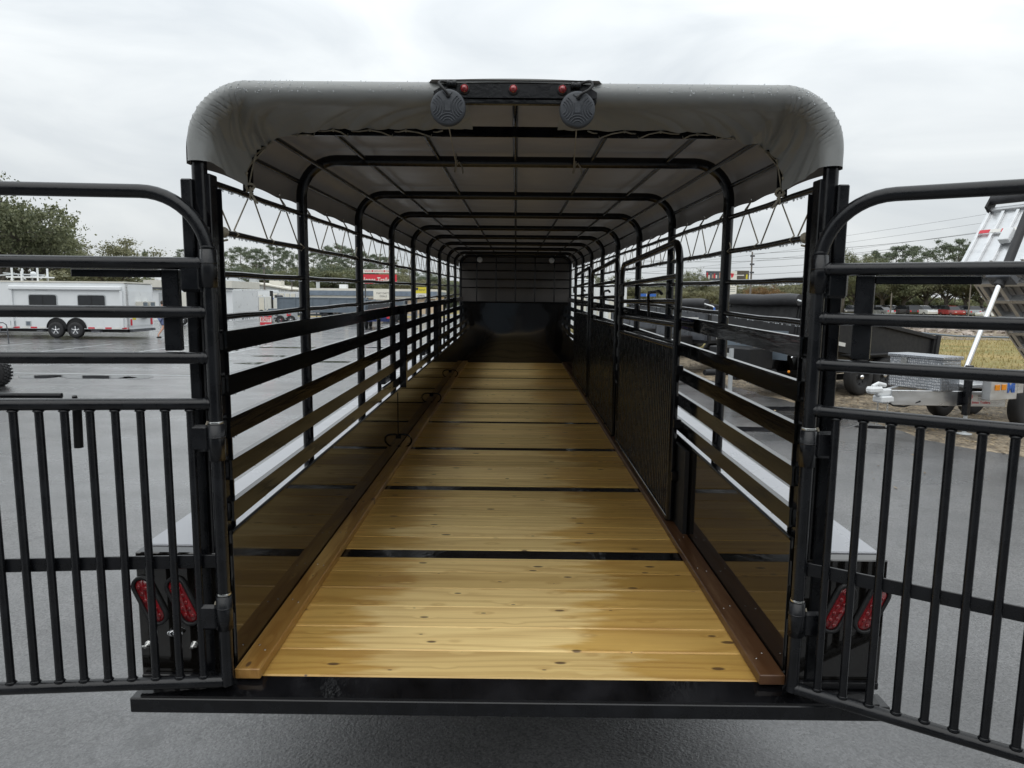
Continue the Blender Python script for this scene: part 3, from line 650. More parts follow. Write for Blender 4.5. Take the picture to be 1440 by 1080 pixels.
for i, (a, c) in enumerate([(1.60, 3.72), (3.98, 6.08), (6.36, 8.40)]):
    tag(centre_gate(a, c, i == 0), ('nearest of the folded centre gates', 'middle of the folded centre gates', 'farthest of the folded centre gates')[i])
b = MB(); b.box(.93, .955, 1.40, 1.72, .03, .50, .002); tp(b, 'gate_backer', 'black')
# --- front wall
b = MB(); n = 24; vs = []; fs = []
for j in range(13):
    for i in range(n+1):
        x = -.98+1.96*i/n; z = 1.10*j/12; y = 10.79+.006*noise.noise(Vector((x*1.8, z*2.4, 3)))
        vs.append((x, y, z))
for j in range(12):
    for i in range(n): a = j*(n+1)+i; fs.append((a, a+1, a+n+2, a+n+1))
b.add(vs, fs, True); tp(b, 'front_sheet', 'panel')
b = MB(); b.box(-.99, .99, 10.82, 10.84, -.004, 1.11); tp(b, 'front_wall', 'black')
for z in (1.115, 1.376, 1.531, 1.686, 1.83):
    b = MB(); b.tube([(-1.0, 10.81, z), (1.0, 10.81, z)], .0125, 8); tp(b, 'front_rail', 'paint')
for x in (-.71, -.355, 0, .355, .71):
    b = MB(); b.tube([(x, 10.79, 1.11), (x, 10.79, 1.95)], .010, 8); tp(b, 'front_bar', 'paint')
for x in (-.655, .655):
    b = MB(); b.lathe([(.0001, -.02), (.03, -.016), (.044, 0), (.05, .006)], 'Y', 20); tp(b, 'dome_lamp', 'white', (x, 10.75, 1.88))

# --- tarp roof
def outer(s):                       # s in [0,1] around the section; returns point and outward normal (x,z)
    ax, az, r, zb = 1.048, 2.0, .205, 1.748
    Ls, La, Lt = az-r-zb, r*pi/2, 2*(ax-r); tot = 2*Ls+2*La+Lt; d = s*tot
    if d < Ls: return (-ax, zb+d, -1, 0)
    d -= Ls
    if d < La: a = d/r; return (-ax+r-r*cos(a), az-r+r*sin(a), -cos(a), sin(a))
    d -= La
    if d < Lt: return (-ax+r+d, az, 0, 1)
    d -= Lt
    if d < La: a = d/r; return (ax-r+r*sin(a), az-r+r*cos(a), sin(a), cos(a))
    d -= La; return (ax, az-r-d, 1, 0)
PURL = [-1.005, -.905, -.70, -.353, 0, .353, .70, .905, 1.005]
sup = [.0]+hy
GY_ = [.085+.39*i for i in range(28)]
def sag(x, y):
    ky = 0
    for a, c in zip(sup[:-1], sup[1:]):
        if a <= y <= c: ky = sin(pi*(y-a)/(c-a))
    kx = 0
    for a, c in zip(PURL[:-1], PURL[1:]):
        if a <= x <= c: kx = sin(pi*(x-a)/(c-a))
    return ky, kx
ns, nt_ = 150, 300
vs = []; fs = []; b = MB()
for j in range(nt_+1):
    y = -.005+10.93*(j/nt_)**1.25
    for i in range(ns+1):
        x, z, nx_, nz_ = outer(i/ns); ky, kx = sag(x, y)
        d = -.016*ky*kx*abs(nz_) + .004*noise.noise(Vector((x*3, y*2.2, z*3))) - .010*ky**.6*abs(nz_)
        cl = noise.noise(Vector((x*1.1, y*7.0, 5))); d -= .005*max(0, cl)*abs(nz_)     # slack folds across
        if i in (0, ns) or i in (1, ns-1, 2, ns-2):
            t = ((y-.085)/.39) % 1; lift = .008*sin(pi*t) if y > .05 else 0
            z += lift*(1-min(i, ns-i)/3)
        d += .006*noise.noise(Vector((z*6, y*5, x)))*abs(nx_)
        yy = y-(.042 if (j == 0 and abs(x) < .262 and nz_ > .9) else 0)
        vs.append((x+nx_*d, yy, z+nz_*d))
for j in range(nt_):
    for i in range(ns): a = j*(ns+1)+i; fs.append((a, a+1, a+ns+2, a+ns+1))
b.add(vs, fs, True)
# close the nose behind the front grid
m0 = len(b.v); nose = [outer(i/ns) for i in range(ns+1)]
ring = []
rows = []
for q in range(9):
    f = q/8; row = []
    for i in range(ns+1):
        x, z, a_, c_ = nose[i]; zz = 1.05; row.append((x*(1-.04*f), 10.925+.12*sin(f*pi/2), z if q == 0 else z+(zz-z)*f + .0))
    rows.append(row)
vs = [p for r_ in rows for p in r_]; fs = []
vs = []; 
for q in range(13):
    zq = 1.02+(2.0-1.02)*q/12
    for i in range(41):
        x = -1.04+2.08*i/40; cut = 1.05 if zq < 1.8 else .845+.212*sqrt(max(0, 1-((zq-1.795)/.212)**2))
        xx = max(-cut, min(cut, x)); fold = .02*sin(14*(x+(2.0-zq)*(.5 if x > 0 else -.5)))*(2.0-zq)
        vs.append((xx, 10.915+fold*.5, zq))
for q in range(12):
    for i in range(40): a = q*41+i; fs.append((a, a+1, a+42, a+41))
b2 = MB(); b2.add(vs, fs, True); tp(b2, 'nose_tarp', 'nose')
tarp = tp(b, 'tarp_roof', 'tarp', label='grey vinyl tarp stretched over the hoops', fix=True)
# rear flap rolled over the rear hoop and laced inwards
def eye_s(): return [i/26 for i in range(27)]
EY = [.004, .065, .125, .175, .225, .275, .315, .355, .395]
def flap(mirror):
    b = MB(); n = 620; mrow = 56; vs = []; s_end = .4385; fs = []
    rj = random.Random(21 if mirror else 22)
    for j in range(mrow+1):
        q = j/mrow
        for i in range(n+1):
            s = s_end*i/n; x, z, nx_, nz_ = outer(s)
            corner = math.exp(-((s-.115)/.075)**2)
            if q < .42:
                a = pi*q/.42; off = .036*(1-cos(a)); yy = .014-.048*sin(a)
            else:
                t = (q-.42)/.58; dep = .25-.012*abs(sin(pi*s/.052)); yy = .014+dep*t; off = .072+.016*t-.012*sin(pi*t)
                off += corner*.045*t*t
                if s < .06: off += 0
            # long soft drag folds fanning out of the corner and short stitched ridges on the roll
            ph = s*150+q*14*(1 if s > .1 else -1)
            w1 = noise.noise(Vector((s*26, q*2.2-s*9, 1 if mirror else 6)))
            off += .024*abs(noise.noise(Vector((s*30+q*4.5, q*1.1, 1 if mirror else 6))))*max(0, min(1, (q-.28)*3))*(.6+1.5*corner)
            if q < .52:
                rg = 0
                wob = 1.1*noise.noise(Vector((s*22, q*2.5, 9)))
                for A_, B_, ph_ in ((78, 5.5, 0), (70, -6.0, .37)):
                    t_ = s*A_+q*B_+wob*(1 if B_ > 0 else -1.3)+ph_; d_ = abs((t_ % 1)-.5)*2; k_ = int(t_//1); h_ = (k_*7919 % 13)/13
                    if h_ > .30: rg += math.exp(-((1-d_)/.13)**2)*h_
                off -= .0056*rg*math.exp(-((s-.095)/.062)**4)*min(1, q*9)*min(1, (.52-q)*6)
            zz = z-nz_*off; xx = x-nx_*off
            if s < .09: zz -= max(0, .055*(1-s/.09))*max(0, q-.42)*1.2
            vs.append(((-xx if mirror else xx), yy, zz))
    for j in range(mrow):
        for i in range(n): a = j*(n+1)+i; f = (a, a+1, a+n+2, a+n+1); fs.append(f if mirror else f[::-1])
    b.add(vs, fs, True); o = b.build('rear_flap', 'tarp', tarp, fix=True)
    o.location = (0, -.001, .006)
    # hem bands at the lower corner
    return vs, n, mrow
for mir in (False, True):
    vs, n, mr = flap(mir)
    edge = [Vector(vs[mr*(n+1)+i]) for i in range(n+1)]
    sgn = 1 if mir else -1
    eyes = [edge[int(n*t)] + Vector((0, -.008, -.0)) for t in (.04, .13, .22, .30, .42, .54, .66, .78, .90)]
    fpts = [Vector(p) for p in ((sgn*.968, .296, 1.72), (sgn*.966, .296, 1.79), (sgn*.93, .296, 1.85), (sgn*.885, .296, 1.905), (sgn*.72, .296, 1.918), (sgn*.60, .296, 1.918), (sgn*.44, .296, 1.918), (sgn*.30, .296, 1.918))]
    for i in range(len(eyes)-1):
        a_, f_, c_ = eyes[i], fpts[i], eyes[i+1]
        b = MB(); b.tube([a_, a_+(f_-a_)*.5+Vector((0, 0, -.006)), f_+Vector((0, -.012, -.022)), f_+Vector((0, .012, 0)), f_+(c_-f_)*.5+Vector((0, 0, -.004)), c_], .0026, 6); b.build('lacing_cord', 'rope', tarp)
        b = MB(); b.ball(a_, .006, 6, (1, .6, 1)); b.build('eyelet_knot', 'rope', tarp)
# grommets and zig-zag side cords
b = MB(); b.lathe([(.003, 0), (.0045, -.0015), (.0075, -.001), (.0085, .001)], 'X', 10); gm = b.mesh('grommet'); gm.materials.append(M['chrome'])
for sx in (-1, 1):
    R = random.Random(sx+8)
    for i, y in enumerate(GY_):
        link('grommet', gm, tarp, (sx*1.040, y, 1.760))
        b = MB(); b.tube([(sx*1.043, y, 1.757), (sx*1.018, y+.012, 1.715)], .0032, 6); b.tube([(sx*1.043, y, 1.757), (sx*1.018, y-.014, 1.715)], .0032, 6); 
        y2 = y+.17+R.uniform(-.03, .03)
        b.tube([(sx*1.022, y+.012, 1.712), (sx*1.018, y2, 1.560), (sx*1.006, y2+.006, 1.529), (sx*.992, y2+.012, 1.545), (sx*1.01, y2+.016, 1.560), (sx*1.022, y+.376, 1.712)], .0030, 6)
        b.build('side_cord', 'rope', tarp)
    b = MB(); 
    for k in range(7): b.tube([(sx*(HX+.0145*cos(a)), .10+k*.010+.002*sin(a*3), 1.545+.0145*sin(a)) for a in [2*pi*q/10 for q in range(10)]], .0048, 6, closed=True)
    b.tube([(sx*HX, .10, 1.53), (sx*.995, .13, 1.515), (sx*1.0, .17, 1.52)], .004, 6); b.build('cord_knot', 'rope', tarp)
    b = MB()
    c = Vector((sx*.955, .285, 1.715)); b.tube([c+Vector((.014*cos(a), .008*sin(2*a), .012*sin(a))) for a in [2*pi*q/12 for q in range(12)]], .005, 6, closed=True); b.tube([c, c+Vector((-sx*.012, -.02, -.03)), c+Vector((-sx*.035, -.03, -.06))], .0038, 6); b.tube([c, c+Vector((-sx*.002, -.01, -.045))], .0034, 6); b.build('cord_knot', 'rope', tarp)
# rain drops on the flap and under the bars
R = random.Random(17); b = MB()
for i in range(330):
    s = R.uniform(.17, .43) if i % 3 else R.uniform(.1, .2); x, z, nx_, nz_ = outer(s); a = pi*min(.92, abs(R.gauss(.42, .13)))
    off = .036*(1-cos(a))-.001; yy = .013-.0495*sin(a); x = x-nx_*off; z = z-nz_*off+.006
    b.ball((x if R.random() < .5 else -x, yy, z), R.uniform(.0010, .0026), 6, (1, .7, 1))
tag(b.build('rain_drop', 'drop', tarp), kind='stuff')
b = MB()
for i in range(1500):
    sx = R.choice((-1, 1)); y = .05+R.random()**1.6*5.0; k = R.random()
    if k < .62: z = R.choice((1.70, 1.543, 1.40, 1.253))-.0125; x = sx*HX+R.uniform(-.004, .004)
    else: z = R.choice((1.211, 1.062, .915, .768, .622))-.0715; x = sx*R.uniform(.962, .981)
    r = R.uniform(.0020, .0042); b.ball((x, y, z), r, 6, (1, 1, 1.25))
tag(tp(b, 'rain_drop', 'drop'), kind='stuff')
# --- light bar, work lamps and ropes at the rear top
b = MB(); b.prism([(-.254, 1.950), (-.254, 1.968), (-.215, 1.992), (.215, 1.992), (.254, 1.968), (.254, 1.950)], 'Y', -.036, -.020); lb = tp(b, 'light_bar', 'gate')
b = MB(); b.box(-.254, .254, -.030, -.004, 1.934, 1.949, .003); b.build('bar_channel', 'paint', lb)
b = MB(); n = 20; vs = []; fs = []
for i in range(n+1):
    x = -.236+.472*i/n; z = 2.000+.006*(1-(x/.236)**2)
    vs += [(x, -.040, z-.011), (x, -.040, z), (x, .03, z+.004), (x, .03, z-.002)]
for i in range(n):
    for k in range(4): fs.append((4*i+k, 4*i+(k+1) % 4, 4*i+4+(k+1) % 4, 4*i+4+k))
b.add(vs+[], fs+[(0, 1, 2, 3), (4*n+3, 4*n+2, 4*n+1, 4*n)], False); b.build('tarp_lip', 'tarp', tarp)
for x in (-.158, -.006, .146):
    b = MB(); b.lathe([(.0165, .0), (.0165, -.006), (.0125, -.008)], 'Y', 18, (x, -.036, 1.975)); mk = b.build('marker_light', 'lamp_rim', lb)
    b = MB(); b.lathe([(.0125, -.006), (.0115, -.012), (.006, -.018), (.0001, -.020)], 'Y', 18, (x, -.036, 1.975)); b.build('lens', 'red', mk)
for sx, cx_, cz_ in ((-1, -.207, 1.912), (1, .192, 1.909)):
    y = -.060; b = MB(); b.lathe([(.0001, -.014), (.048, -.014), (.054, -.010), (.055, .006), (.050, .012), (.0001, .012)], 'Y', 36, (cx_, y, cz_)); pad = tp(b, 'work_lamp', 'pad', label='round grey rubber-backed lamp hanging from the light bar')
    b = MB()
    def ridge(cx2, cz2, r, a0, a1):
        pts = []
        for k in range(17):
            a = a0+(a1-a0)*k/16; px, pz = cx2+r*cos(a), cz2+r*sin(a)
            if hypot(px, pz) < .048: pts.append((cx_+px, y-.0145, cz_+pz))
        if len(pts) > 2: b.tube(pts, .0019, 6)
    for k in range(5):
        ridge(-.052, 0, .040-.008*k+.0, -1.15, 1.15) if k < 4 else None
        ridge(.052, 0, .040-.008*k, pi-1.15, pi+1.15) if k < 4 else None
        ridge(0, -.050, .016+.008*k, .5, pi-.5) if k < 3 else None
    ridge(0, .052, .016, -pi+.4, -.4)
    b.box(cx_-.010, cx_+.010, y-.0165, y-.0135, cz_-.012, cz_+.020, .001)
    b.build('pad_ridge', 'pad', pad)
    tx = cx_-sx*.0 ; 
    b = MB(); ex = cx_+(.0 if sx > 0 else .0)
    if sx < 0: pts = [(cx_+.002, y-.018, cz_+.034), (cx_-.004, y-.024, cz_+.043), (cx_-.018, y-.02, cz_+.058), (cx_-.030, y-.005, cz_+.074), (cx_-.022, y+.01, cz_+.082), (cx_-.005, y+.012, cz_+.080)]
    else: pts = [(cx_+.002, y-.018, cz_+.034), (cx_+.012, y-.024, cz_+.044), (cx_+.030, y-.02, cz_+.052), (cx_+.046, y-.01, cz_+.070), (cx_+.042, y, cz_+.086), (cx_+.024, y+.008, cz_+.086), (cx_+.006, y+.012, cz_+.078)]
    P2 = []
    for i in range(len(pts)-1):
        for k in range(4): P2.append(Vector(pts[i]).lerp(Vector(pts[i+1]), k/4))
    P2.append(Vector(pts[-1])); 
    for _ in range(3): P2 = [P2[0]]+[(P2[i-1]+P2[i]*2+P2[i+1])/4 for i in range(1, len(P2)-1)]+[P2[-1]]
    b.tube(P2, .0042, 8); b.build('cable', 'black', pad)
    b = MB(); b.ball((cx_+.002, y-.017, cz_+.034), .008, 10, (1, .6, 1)); b.build('cable_gland', 'black', pad)
    x0 = cx_-.005 if sx < 0 else cx_-.020
    b = MB(); b.lathe([(.007, 0), (.010, .002), (.010, .008), (.008, .009), (.008, .018), (.010, .019), (.010, .028), (.007, .030)], 'X', 12, (x0, y+.012, cz_+.076)); b.build('connector', 'gate', pad)
    b = MB(); e = Vector((cx_-sx*-.0+sx*.0-.067*(1 if sx < 0 else -1)*1.0, 1.060, 1.925)); e = Vector((-.274 if sx < 0 else .271, 1.058, 1.925))
    b.tube([(cx_+sx*.0, y+.014, cz_-.045), tuple(Vector((cx_, y+.014, cz_-.045)).lerp(e, .5)+Vector((0, 0, -.004))), tuple(e)], .0022, 6)
    b.tube([e+Vector((.006, -.03, .02)), e+Vector((0, -.034, -.010)), e+Vector((-.004, -.03, -.035))], .005, 6)
    b.tube([e+Vector((0, -.034, -.004)), e+Vector((.016, -.036, .010)), e+Vector((.030, -.036, -.012)), e+Vector((.034, -.034, -.040))], .0038, 6)
    b.tube([e+Vector((0, 0, .0)), e+Vector((0, -.03, .012)), e+Vector((0, -.02, .05)), e+Vector((0, .03, .052)), e+Vector((0, .03, 0))], .003, 6)
    b.build('lamp_cord', 'rope', pad)

# ================================================================== TREES
def make_tree(kind, seed):
    """unit-height tree: returns (trunk mesh, crown mesh); crown radius about .5 at scale 1"""
    R = random.Random(seed); tb = MB(); cb = MB(); cl = []
    def limb(p, d, ln, r, depth):
        q = p; pts = [p]; rs = [r]
        for k in range(4):
            d = (d+Vector((R.gauss(0, .12), R.gauss(0, .12), R.gauss(.03, .08)))).normalized(); q = q+d*ln/4; pts.append(q); rs.append(r*(1-.17*(k+1)))
        tb.tube(pts, rs, 6, caps=False)
        if depth == 0: cl.append((q, ln)); return
        for k in range(3 if depth > 1 else 3):
            nd = (d+Vector((R.gauss(0, .75), R.gauss(0, .75), R.gauss(.1, .35)))).normalized(); limb(pts[R.choice((2, 3, 4))], nd, ln*R.uniform(.6, .8), r*.5, depth-1)
        cl.append((q, ln*.7))
    if kind == 'oak':
        tb.tube([(0, 0, 0), (.01, 0, .12), (0, .01, .26)], [.035, .026, .022], 8)
        for k in range(7):
            a = 2*pi*k/7+R.uniform(-.4, .4); limb(Vector((0, 0, R.uniform(.16, .28))), Vector((cos(a)*.8, sin(a)*.8, R.uniform(.4, 1.1))).normalized(), R.uniform(.22, .30), .014, 2)
        leaves, sz, spread = 175, .0085, .062
    elif kind == 'pine':
        tb.tube([(0, 0, 0), (R.uniform(-.01, .01), 0, .5), (R.uniform(-.02, .02), 0, .95)], [.012, .009, .003], 7)
        n_ = R.randint(15, 20); z0 = R.uniform(.36, .52)
        for k in range(n_):
            f = k/(n_-1); z = z0+(.95-z0)*f+R.uniform(-.02, .02); a = k*2.4+R.uniform(-.5, .5); ln = (.20*sin(pi*min(1, .25+f*.72))+.02)*R.uniform(.55, 1.25)
            limb(Vector((0, 0, z)), Vector((cos(a), sin(a), R.uniform(.1, .6))).normalized(), ln, .0035, 1)
        cl.append((Vector((0, 0, .96)), .1)); cl = [(c, l) for c, l in cl if R.random() < .8]
        leaves, sz, spread = 95, .0085, .034
    else:   # bush
        for k in range(9):
            a = R.uniform(0, 6.28); limb(Vector((0, 0, .02)), Vector((cos(a)*.7, sin(a)*.7, R.uniform(.3, 1.2))).normalized(), R.uniform(.3, .42), .012, 1)
        leaves, sz, spread = 190, .018, .13
    for c, ln in cl:
        n = int(leaves*R.uniform(.6, 1.3))
        for i in range(n):
            v = Vector((R.gauss(0, 1), R.gauss(0, 1), R.gauss(0, .62))); 
            p = c+v*spread*R.uniform(.3, 1)*.85
            if p.z < .04: continue
            s = sz*R.uniform(.6, 1.4); a = Vector((R.gauss(0, 1), R.gauss(0, 1), R.gauss(0, 1))).normalized(); e = a.cross(Vector((R.gauss(0, 1), R.gauss(0, 1), R.gauss(0, 1)))).normalized()
            cb.add([p-a*s, p+e*s*.6, p+a*s, p-e*s*.6], [(0, 1, 2, 3)])
    zs = [p[2] for p in cb.v]; top = sorted(zs)[int(len(zs)*.998)]
    k = 1/top
    for bb in (tb, cb): bb.v = [(x*k, y*k, z*k) for x, y, z in bb.v]
    return tb.mesh('trunk'), cb.mesh('crown')
TREES = {k: [make_tree(k, s) for s in range(10, 10+n)] for k, n in (('oak', 4), ('pine', 5), ('bush', 3))}
TM = {}
def tree(kind, u, vtop, D, wpx, leaf, label, name=None, group=None, base=0.0, idx=None):
    i = (idx if idx is not None else random.randrange(99)) % len(TREES[kind]); tm_, cm_ = TREES[kind][i]
    p = at(u, vtop, D); h = p.z-base; wpx = wpx*(.66 if kind == 'pine' else 1); key = (kind, i, leaf)
    if key not in TM:
        a = tm_.copy(); a.materials.append(M['bark']); c = cm_.copy(); c.materials.append(M[leaf]); TM[key] = (a, c)
    w = wpx/FPX*D/ {'oak': .86, 'pine': .46, 'bush': 1.0}[kind]
    t = thing(name or {'oak': 'oak_tree', 'pine': 'pine_tree', 'bush': 'bush'}[kind], label, 'bush' if kind == 'bush' else 'tree', (p.x, D, base), random.uniform(0, 6.28), group)
    t.scale = (w, w, h)
    link('trunk', TM[key][0], t); link('crown', TM[key][1], t)
    return t
ORD = ['first', 'second', 'third', 'fourth', 'fifth', 'sixth', 'seventh', 'eighth', 'ninth', 'tenth', 'eleventh', 'twelfth', 'thirteenth', 'fourteenth', 'fifteenth', 'sixteenth', 'seventeenth', 'eighteenth', 'nineteenth', 'twentieth', 'twenty-first', 'twenty-second', 'twenty-third', 'twenty-fourth']
random.seed(4)
# far left, behind the white camper
tree('oak', -12, 236, 56, 150, 'leaf_oak', 'tall loose-crowned oak at the left edge behind the white camper trailer', idx=0)
tree('oak', 40, 300, 60, 120, 'leaf_oak', 'dense dark oak behind the roof rack of the white camper trailer', idx=1)
tree('oak', 4, 330, 66, 90, 'leaf_olive', 'low olive tree under the tall oak at the left edge', idx=3)
tree('oak', 152, 336, 84, 110, 'leaf_olive', 'pale olive round-headed tree behind the right half of the camper trailer', idx=2)
tree('oak', 112, 352, 90, 80, 'leaf_olive', 'low olive tree rising behind the camper trailer windows', idx=1)
tree('pine', 203, 351, 150, 30, 'leaf_pine', 'small lone pine right of the pale olive tree', idx=1)
tree('bush', 215, 388, 120, 90, 'leaf_oak', 'dark scrub behind the cream roofed shed', idx=0)
tree('bush', 100, 376, 88, 120, 'leaf_olive', 'olive scrub showing just above the camper trailer roof', idx=1)
# pine row behind the grey shed and the beige building
pl = [(262, 350, 60), (312, 352, 70), (338, 347, 64), (360, 350, 60), (384, 344, 64), (402, 352, 50), (418, 356, 46), (440, 352, 56), (462, 347, 58), (478, 342, 60), (494, 350, 56), (510, 352, 56), (527, 357, 50), (540, 361, 50), (556, 372, 40)]
for i, (u, v, w) in enumerate(pl):
    tree('pine', u, v, 128+(i*37) % 26, w, 'leaf_pine', '%s tall pine from the left in the row behind the sheds and the red sign' % ORD[i], group='tall pines behind the sheds', idx=i)
for i, (u, v, w) in enumerate([(325, 372, 60), (350, 368, 60), (375, 374, 70), (398, 380, 60), (450, 368, 70), (475, 372, 80), (505, 374, 70), (535, 380, 60)]):
    tree('oak', u, v, 122+(i*13) % 14, w, 'leaf_oak' if i % 2 else 'leaf_pine', '%s low dark tree from the left under the tall pines' % ORD[i], group='low trees under the pines', idx=i)
tree('oak', 412, 376, 112, 52, 'leaf_oak', 'dark evergreen between the grey shed and the beige building', idx=1)
tree('oak', 566, 378, 118, 56, 'leaf_olive', 'grey green tree just right of the red trailer sign', idx=2)
for i, (u, v, w) in enumerate([(592, 378, 44), (612, 384, 40), (630, 394, 36), (648, 398, 40)]):
    tree('oak', u, v, 126, w, 'leaf_olive' if i % 2 else 'leaf_pine', '%s tree from the left in the thinning line right of the yellow sign' % ORD[i], group='trees right of the yellow sign', idx=i+1)
# right side
for i, (u, v, w, D, lf) in enumerate([(818, 392, 50, 150, 'leaf_olive'), (855, 388, 60, 150, 'leaf_oak'), (900, 395, 60, 150, 'leaf_olive'), (931, 390, 46, 155, 'leaf_oak'), (975, 379, 42, 120, 'leaf_oak'), (958, 404, 60, 118, 'leaf_olive'), (1000, 396, 50, 125, 'leaf_olive'),
                                  (1045, 398, 56, 128, 'leaf_olive'), (1078, 402, 46, 118, 'leaf_rust'), (1100, 394, 56, 135, 'leaf_olive'), (1128, 396, 50, 130, 'leaf_olive'), (1152, 380, 36, 120, 'leaf_oak')]):
    lab = {8: 'rusty brown leaved tree right of the utility pole', 4: 'dark round tree left of the billboards', 11: 'dark tree seen beside the right rear post'}.get(i, '%s hazy tree from the left in the line behind the black dump trailers' % ORD[i])
    tree('oak', u, v, D, w, lf, lab, group=None if i in (8, 4, 11) else 'trees behind the dump trailers', idx=i)
for i, (u, v, w, k, D) in enumerate([(1190, 352, 60, 'oak', 118), (1214, 362, 50, 'oak', 122), (1232, 352, 44, 'pine', 150), (1262, 346, 70, 'pine', 140), (1250, 352, 60, 'pine', 152), (1285, 346, 70, 'pine', 150), (1306, 350, 60, 'pine', 144), (1330, 344, 60, 'pine', 150), (1350, 336, 62, 'pine', 142), (1368, 340, 60, 'pine', 150), (1395, 350, 60, 'pine', 146), (1425, 352, 70, 'pine', 148)]):
    tree(k, u, v, D, w, 'leaf_pine' if k == 'pine' else 'leaf_oak', '%s tree from the left in the tall line behind the parked cars' % ORD[i], group='tall trees behind the parked cars', idx=i)
for i, (u, v, w) in enumerate([(1205, 374, 70), (1245, 380, 70), (1275, 372, 70), (1305, 378, 70), (1335, 372, 70), (1362, 378, 60), (1385, 380, 60), (1415, 378, 70), (1450, 372, 70)]):
    tree('oak', u, v, 122+(i*7) % 8, w, ('leaf_oak', 'leaf_olive')[i % 2], '%s low tree from the left right behind the parked cars' % ORD[i], group='low trees behind the parked cars', idx=i)
# bands of woodland closing the horizon
def woodland(x0, x1, y, h, label, n, leaf='leaf_oak'):
    R = random.Random(int(x0)); b = MB()
    for i in range(n):
        x = R.uniform(x0, x1); hh = h*(.62+.5*noise.noise(Vector((x*.03, y, 0)))+.25*noise.noise(Vector((x*.13, y, 4)))); z = hh*R.random()**.7; s = R.uniform(.35, .9)
        p = Vector((x, y+R.uniform(-4, 4), z)); a = Vector((R.gauss(0, 1), R.gauss(0, .5), R.gauss(0, 1))).normalized(); e = a.cross(Vector((R.gauss(0, 1), R.gauss(0, 1), R.gauss(0, 1)))).normalized()
        b.add([p-a*s, p+e*s*.7, p+a*s, p-e*s*.7], [(0, 1, 2, 3)])
    tag(b.build('woodland', leaf), label, 'woodland', kind='stuff')
woodland(-260, 6, 190, 7.5, 'far belt of woods closing the horizon on the left', 26000)
woodland(6, 260, 190, 8.5, 'far belt of woods closing the horizon on the right', 26000)

woodland(56, 128, 136, 5.6, 'dense low woods right behind the parked cars', 16000, 'leaf_oak')
woodland(-66, -8, 136, 6.0, 'dense low woods under the tall pines on the left', 14000, 'leaf_pine')
woodland(8, 56, 150, 4.6, 'brownish scrub woods behind the black dump trailers', 10000, 'leaf_olive')

# ================================================================== BUILDINGS AND SIGNS
def part(p, name, m, *boxes, b=0):
    q = MB()
    for bx in boxes: q.box(*bx, b=b)
    return q.build(name, m, p)
# grey gabled shed, left
c = at(355, 422, 100); t = thing('metal_shed', 'light grey ribbed metal shed with a low white gable behind the parked white trailers', 'shed', (c.x, 100, 0))
q = MB(); w = 5.3; H = 3.4; q.prism([(-w, 0), (w, 0), (w, H-.3), (0, H+.55), (-w, H-.1)], 'Y', 0, 14); q.build('wall', 'greymetal', t)
q = MB(); q.prism([(-w-.2, H-.12), (0, H+.56), (w+.2, H-.34), (w+.2, H-.16), (0, H+.74), (-w-.2, H+.06)], 'Y', -.25, 14.2); q.build('roof', 'offwhite', t)
for i in range(20): part(t, 'wall_rib', 'white', (-w+.25+i*.53, -w+.30+i*.53, -.05, -.001, 0, H-.3))
part(t, 'doorway', 'white', (-4.2, -1.5, -.06, -.002, 0, 2.7)); part(t, 'vent', 'greymetal', (-1.5, -.4, 3, 4, H+.4, H+1.25)); part(t, 'vent', 'offwhite', (1.4, 3.1, 3, 4.5, H+.2, H+1.05))
c = at(318, 408, 112); t = thing('small_house', 'small cream gabled house roof rising left of the grey shed', 'house', (c.x-1, 112, 0))
q = MB(); q.prism([(-4, 0), (4, 0), (4, 3.2), (0, 4.9), (-4, 3.2)], 'Y', 0, 8); q.build('wall', 'offwhite', t)
q = MB(); q.prism([(-4.4, 3.0), (0, 4.95), (4.4, 3.0), (4.4, 3.2), (0, 5.15), (-4.4, 3.2)], 'Y', -.3, 8.3); q.build('roof', 'greymetal', t)
part(t, 'window', 'glass', (-1.6, -.6, -.03, -.001, 1.2, 2.4))
# long shed behind the person
c0 = at(207, 422, 60); t = thing('open_shed', 'long cream fronted shed with a white door behind the walking person', 'shed', (c0.x, 60, 0))
part(t, 'wall', 'white', (0, 7.2, 0, 6, 0, 2.55)); part(t, 'fascia', 'offwhite', (-.1, 7.3, -.3, 6.2, 2.75, 3.35)); part(t, 'door', 'greymetal', (1.0, 1.9, -.04, -.001, 0, 2.3)); part(t, 'roof_edge', 'dgrey', (-.1, 7.3, -.28, 0, 2.60, 2.749))
# beige building
c0 = at(426, 430, 96); c1 = at(612, 430, 96); wb = c1.x-c0.x
t = thing('beige_building', 'long low beige building with a blue grey metal roof edge', 'building', (c0.x, 96, 0))
part(t, 'wall', 'beige', (0, wb, 0, 12, 0, 2.35)); part(t, 'soffit', 'offwhite', (-.1, wb+.1, -.6, -.001, 2.05, 2.36)); part(t, 'roof', 'blueroof', (-.3, wb+.3, -.8, 12.3, 2.365, 3.0)); part(t, 'roof_edge', 'offwhite', (-.3, wb+.3, -.75, 12.3, 3.003, 3.30))
for x in (1.4, 5.5, 11.6, 15.4): 
    wf = part(t, 'window', 'glass', (x+1.0, x+2.4, -.03, -.001, 1.0, 1.75)); part(wf, 'frame', 'greymetal', (x+.92, x+2.48, -.05, -.031, 1.751, 1.83))
for x in (4.3, 9.7, 14.0): part(t, 'downpipe', 'dgrey', (x, x+.12, -.12, -.001, 0, 2.04))
part(t, 'roof_vent', 'white', (4.2, 5.2, 3, 4, 3.301, 3.9)); part(t, 'roof_vent', 'greymetal', (1.0, 1.4, 3, 3.4, 3.301, 4.2))

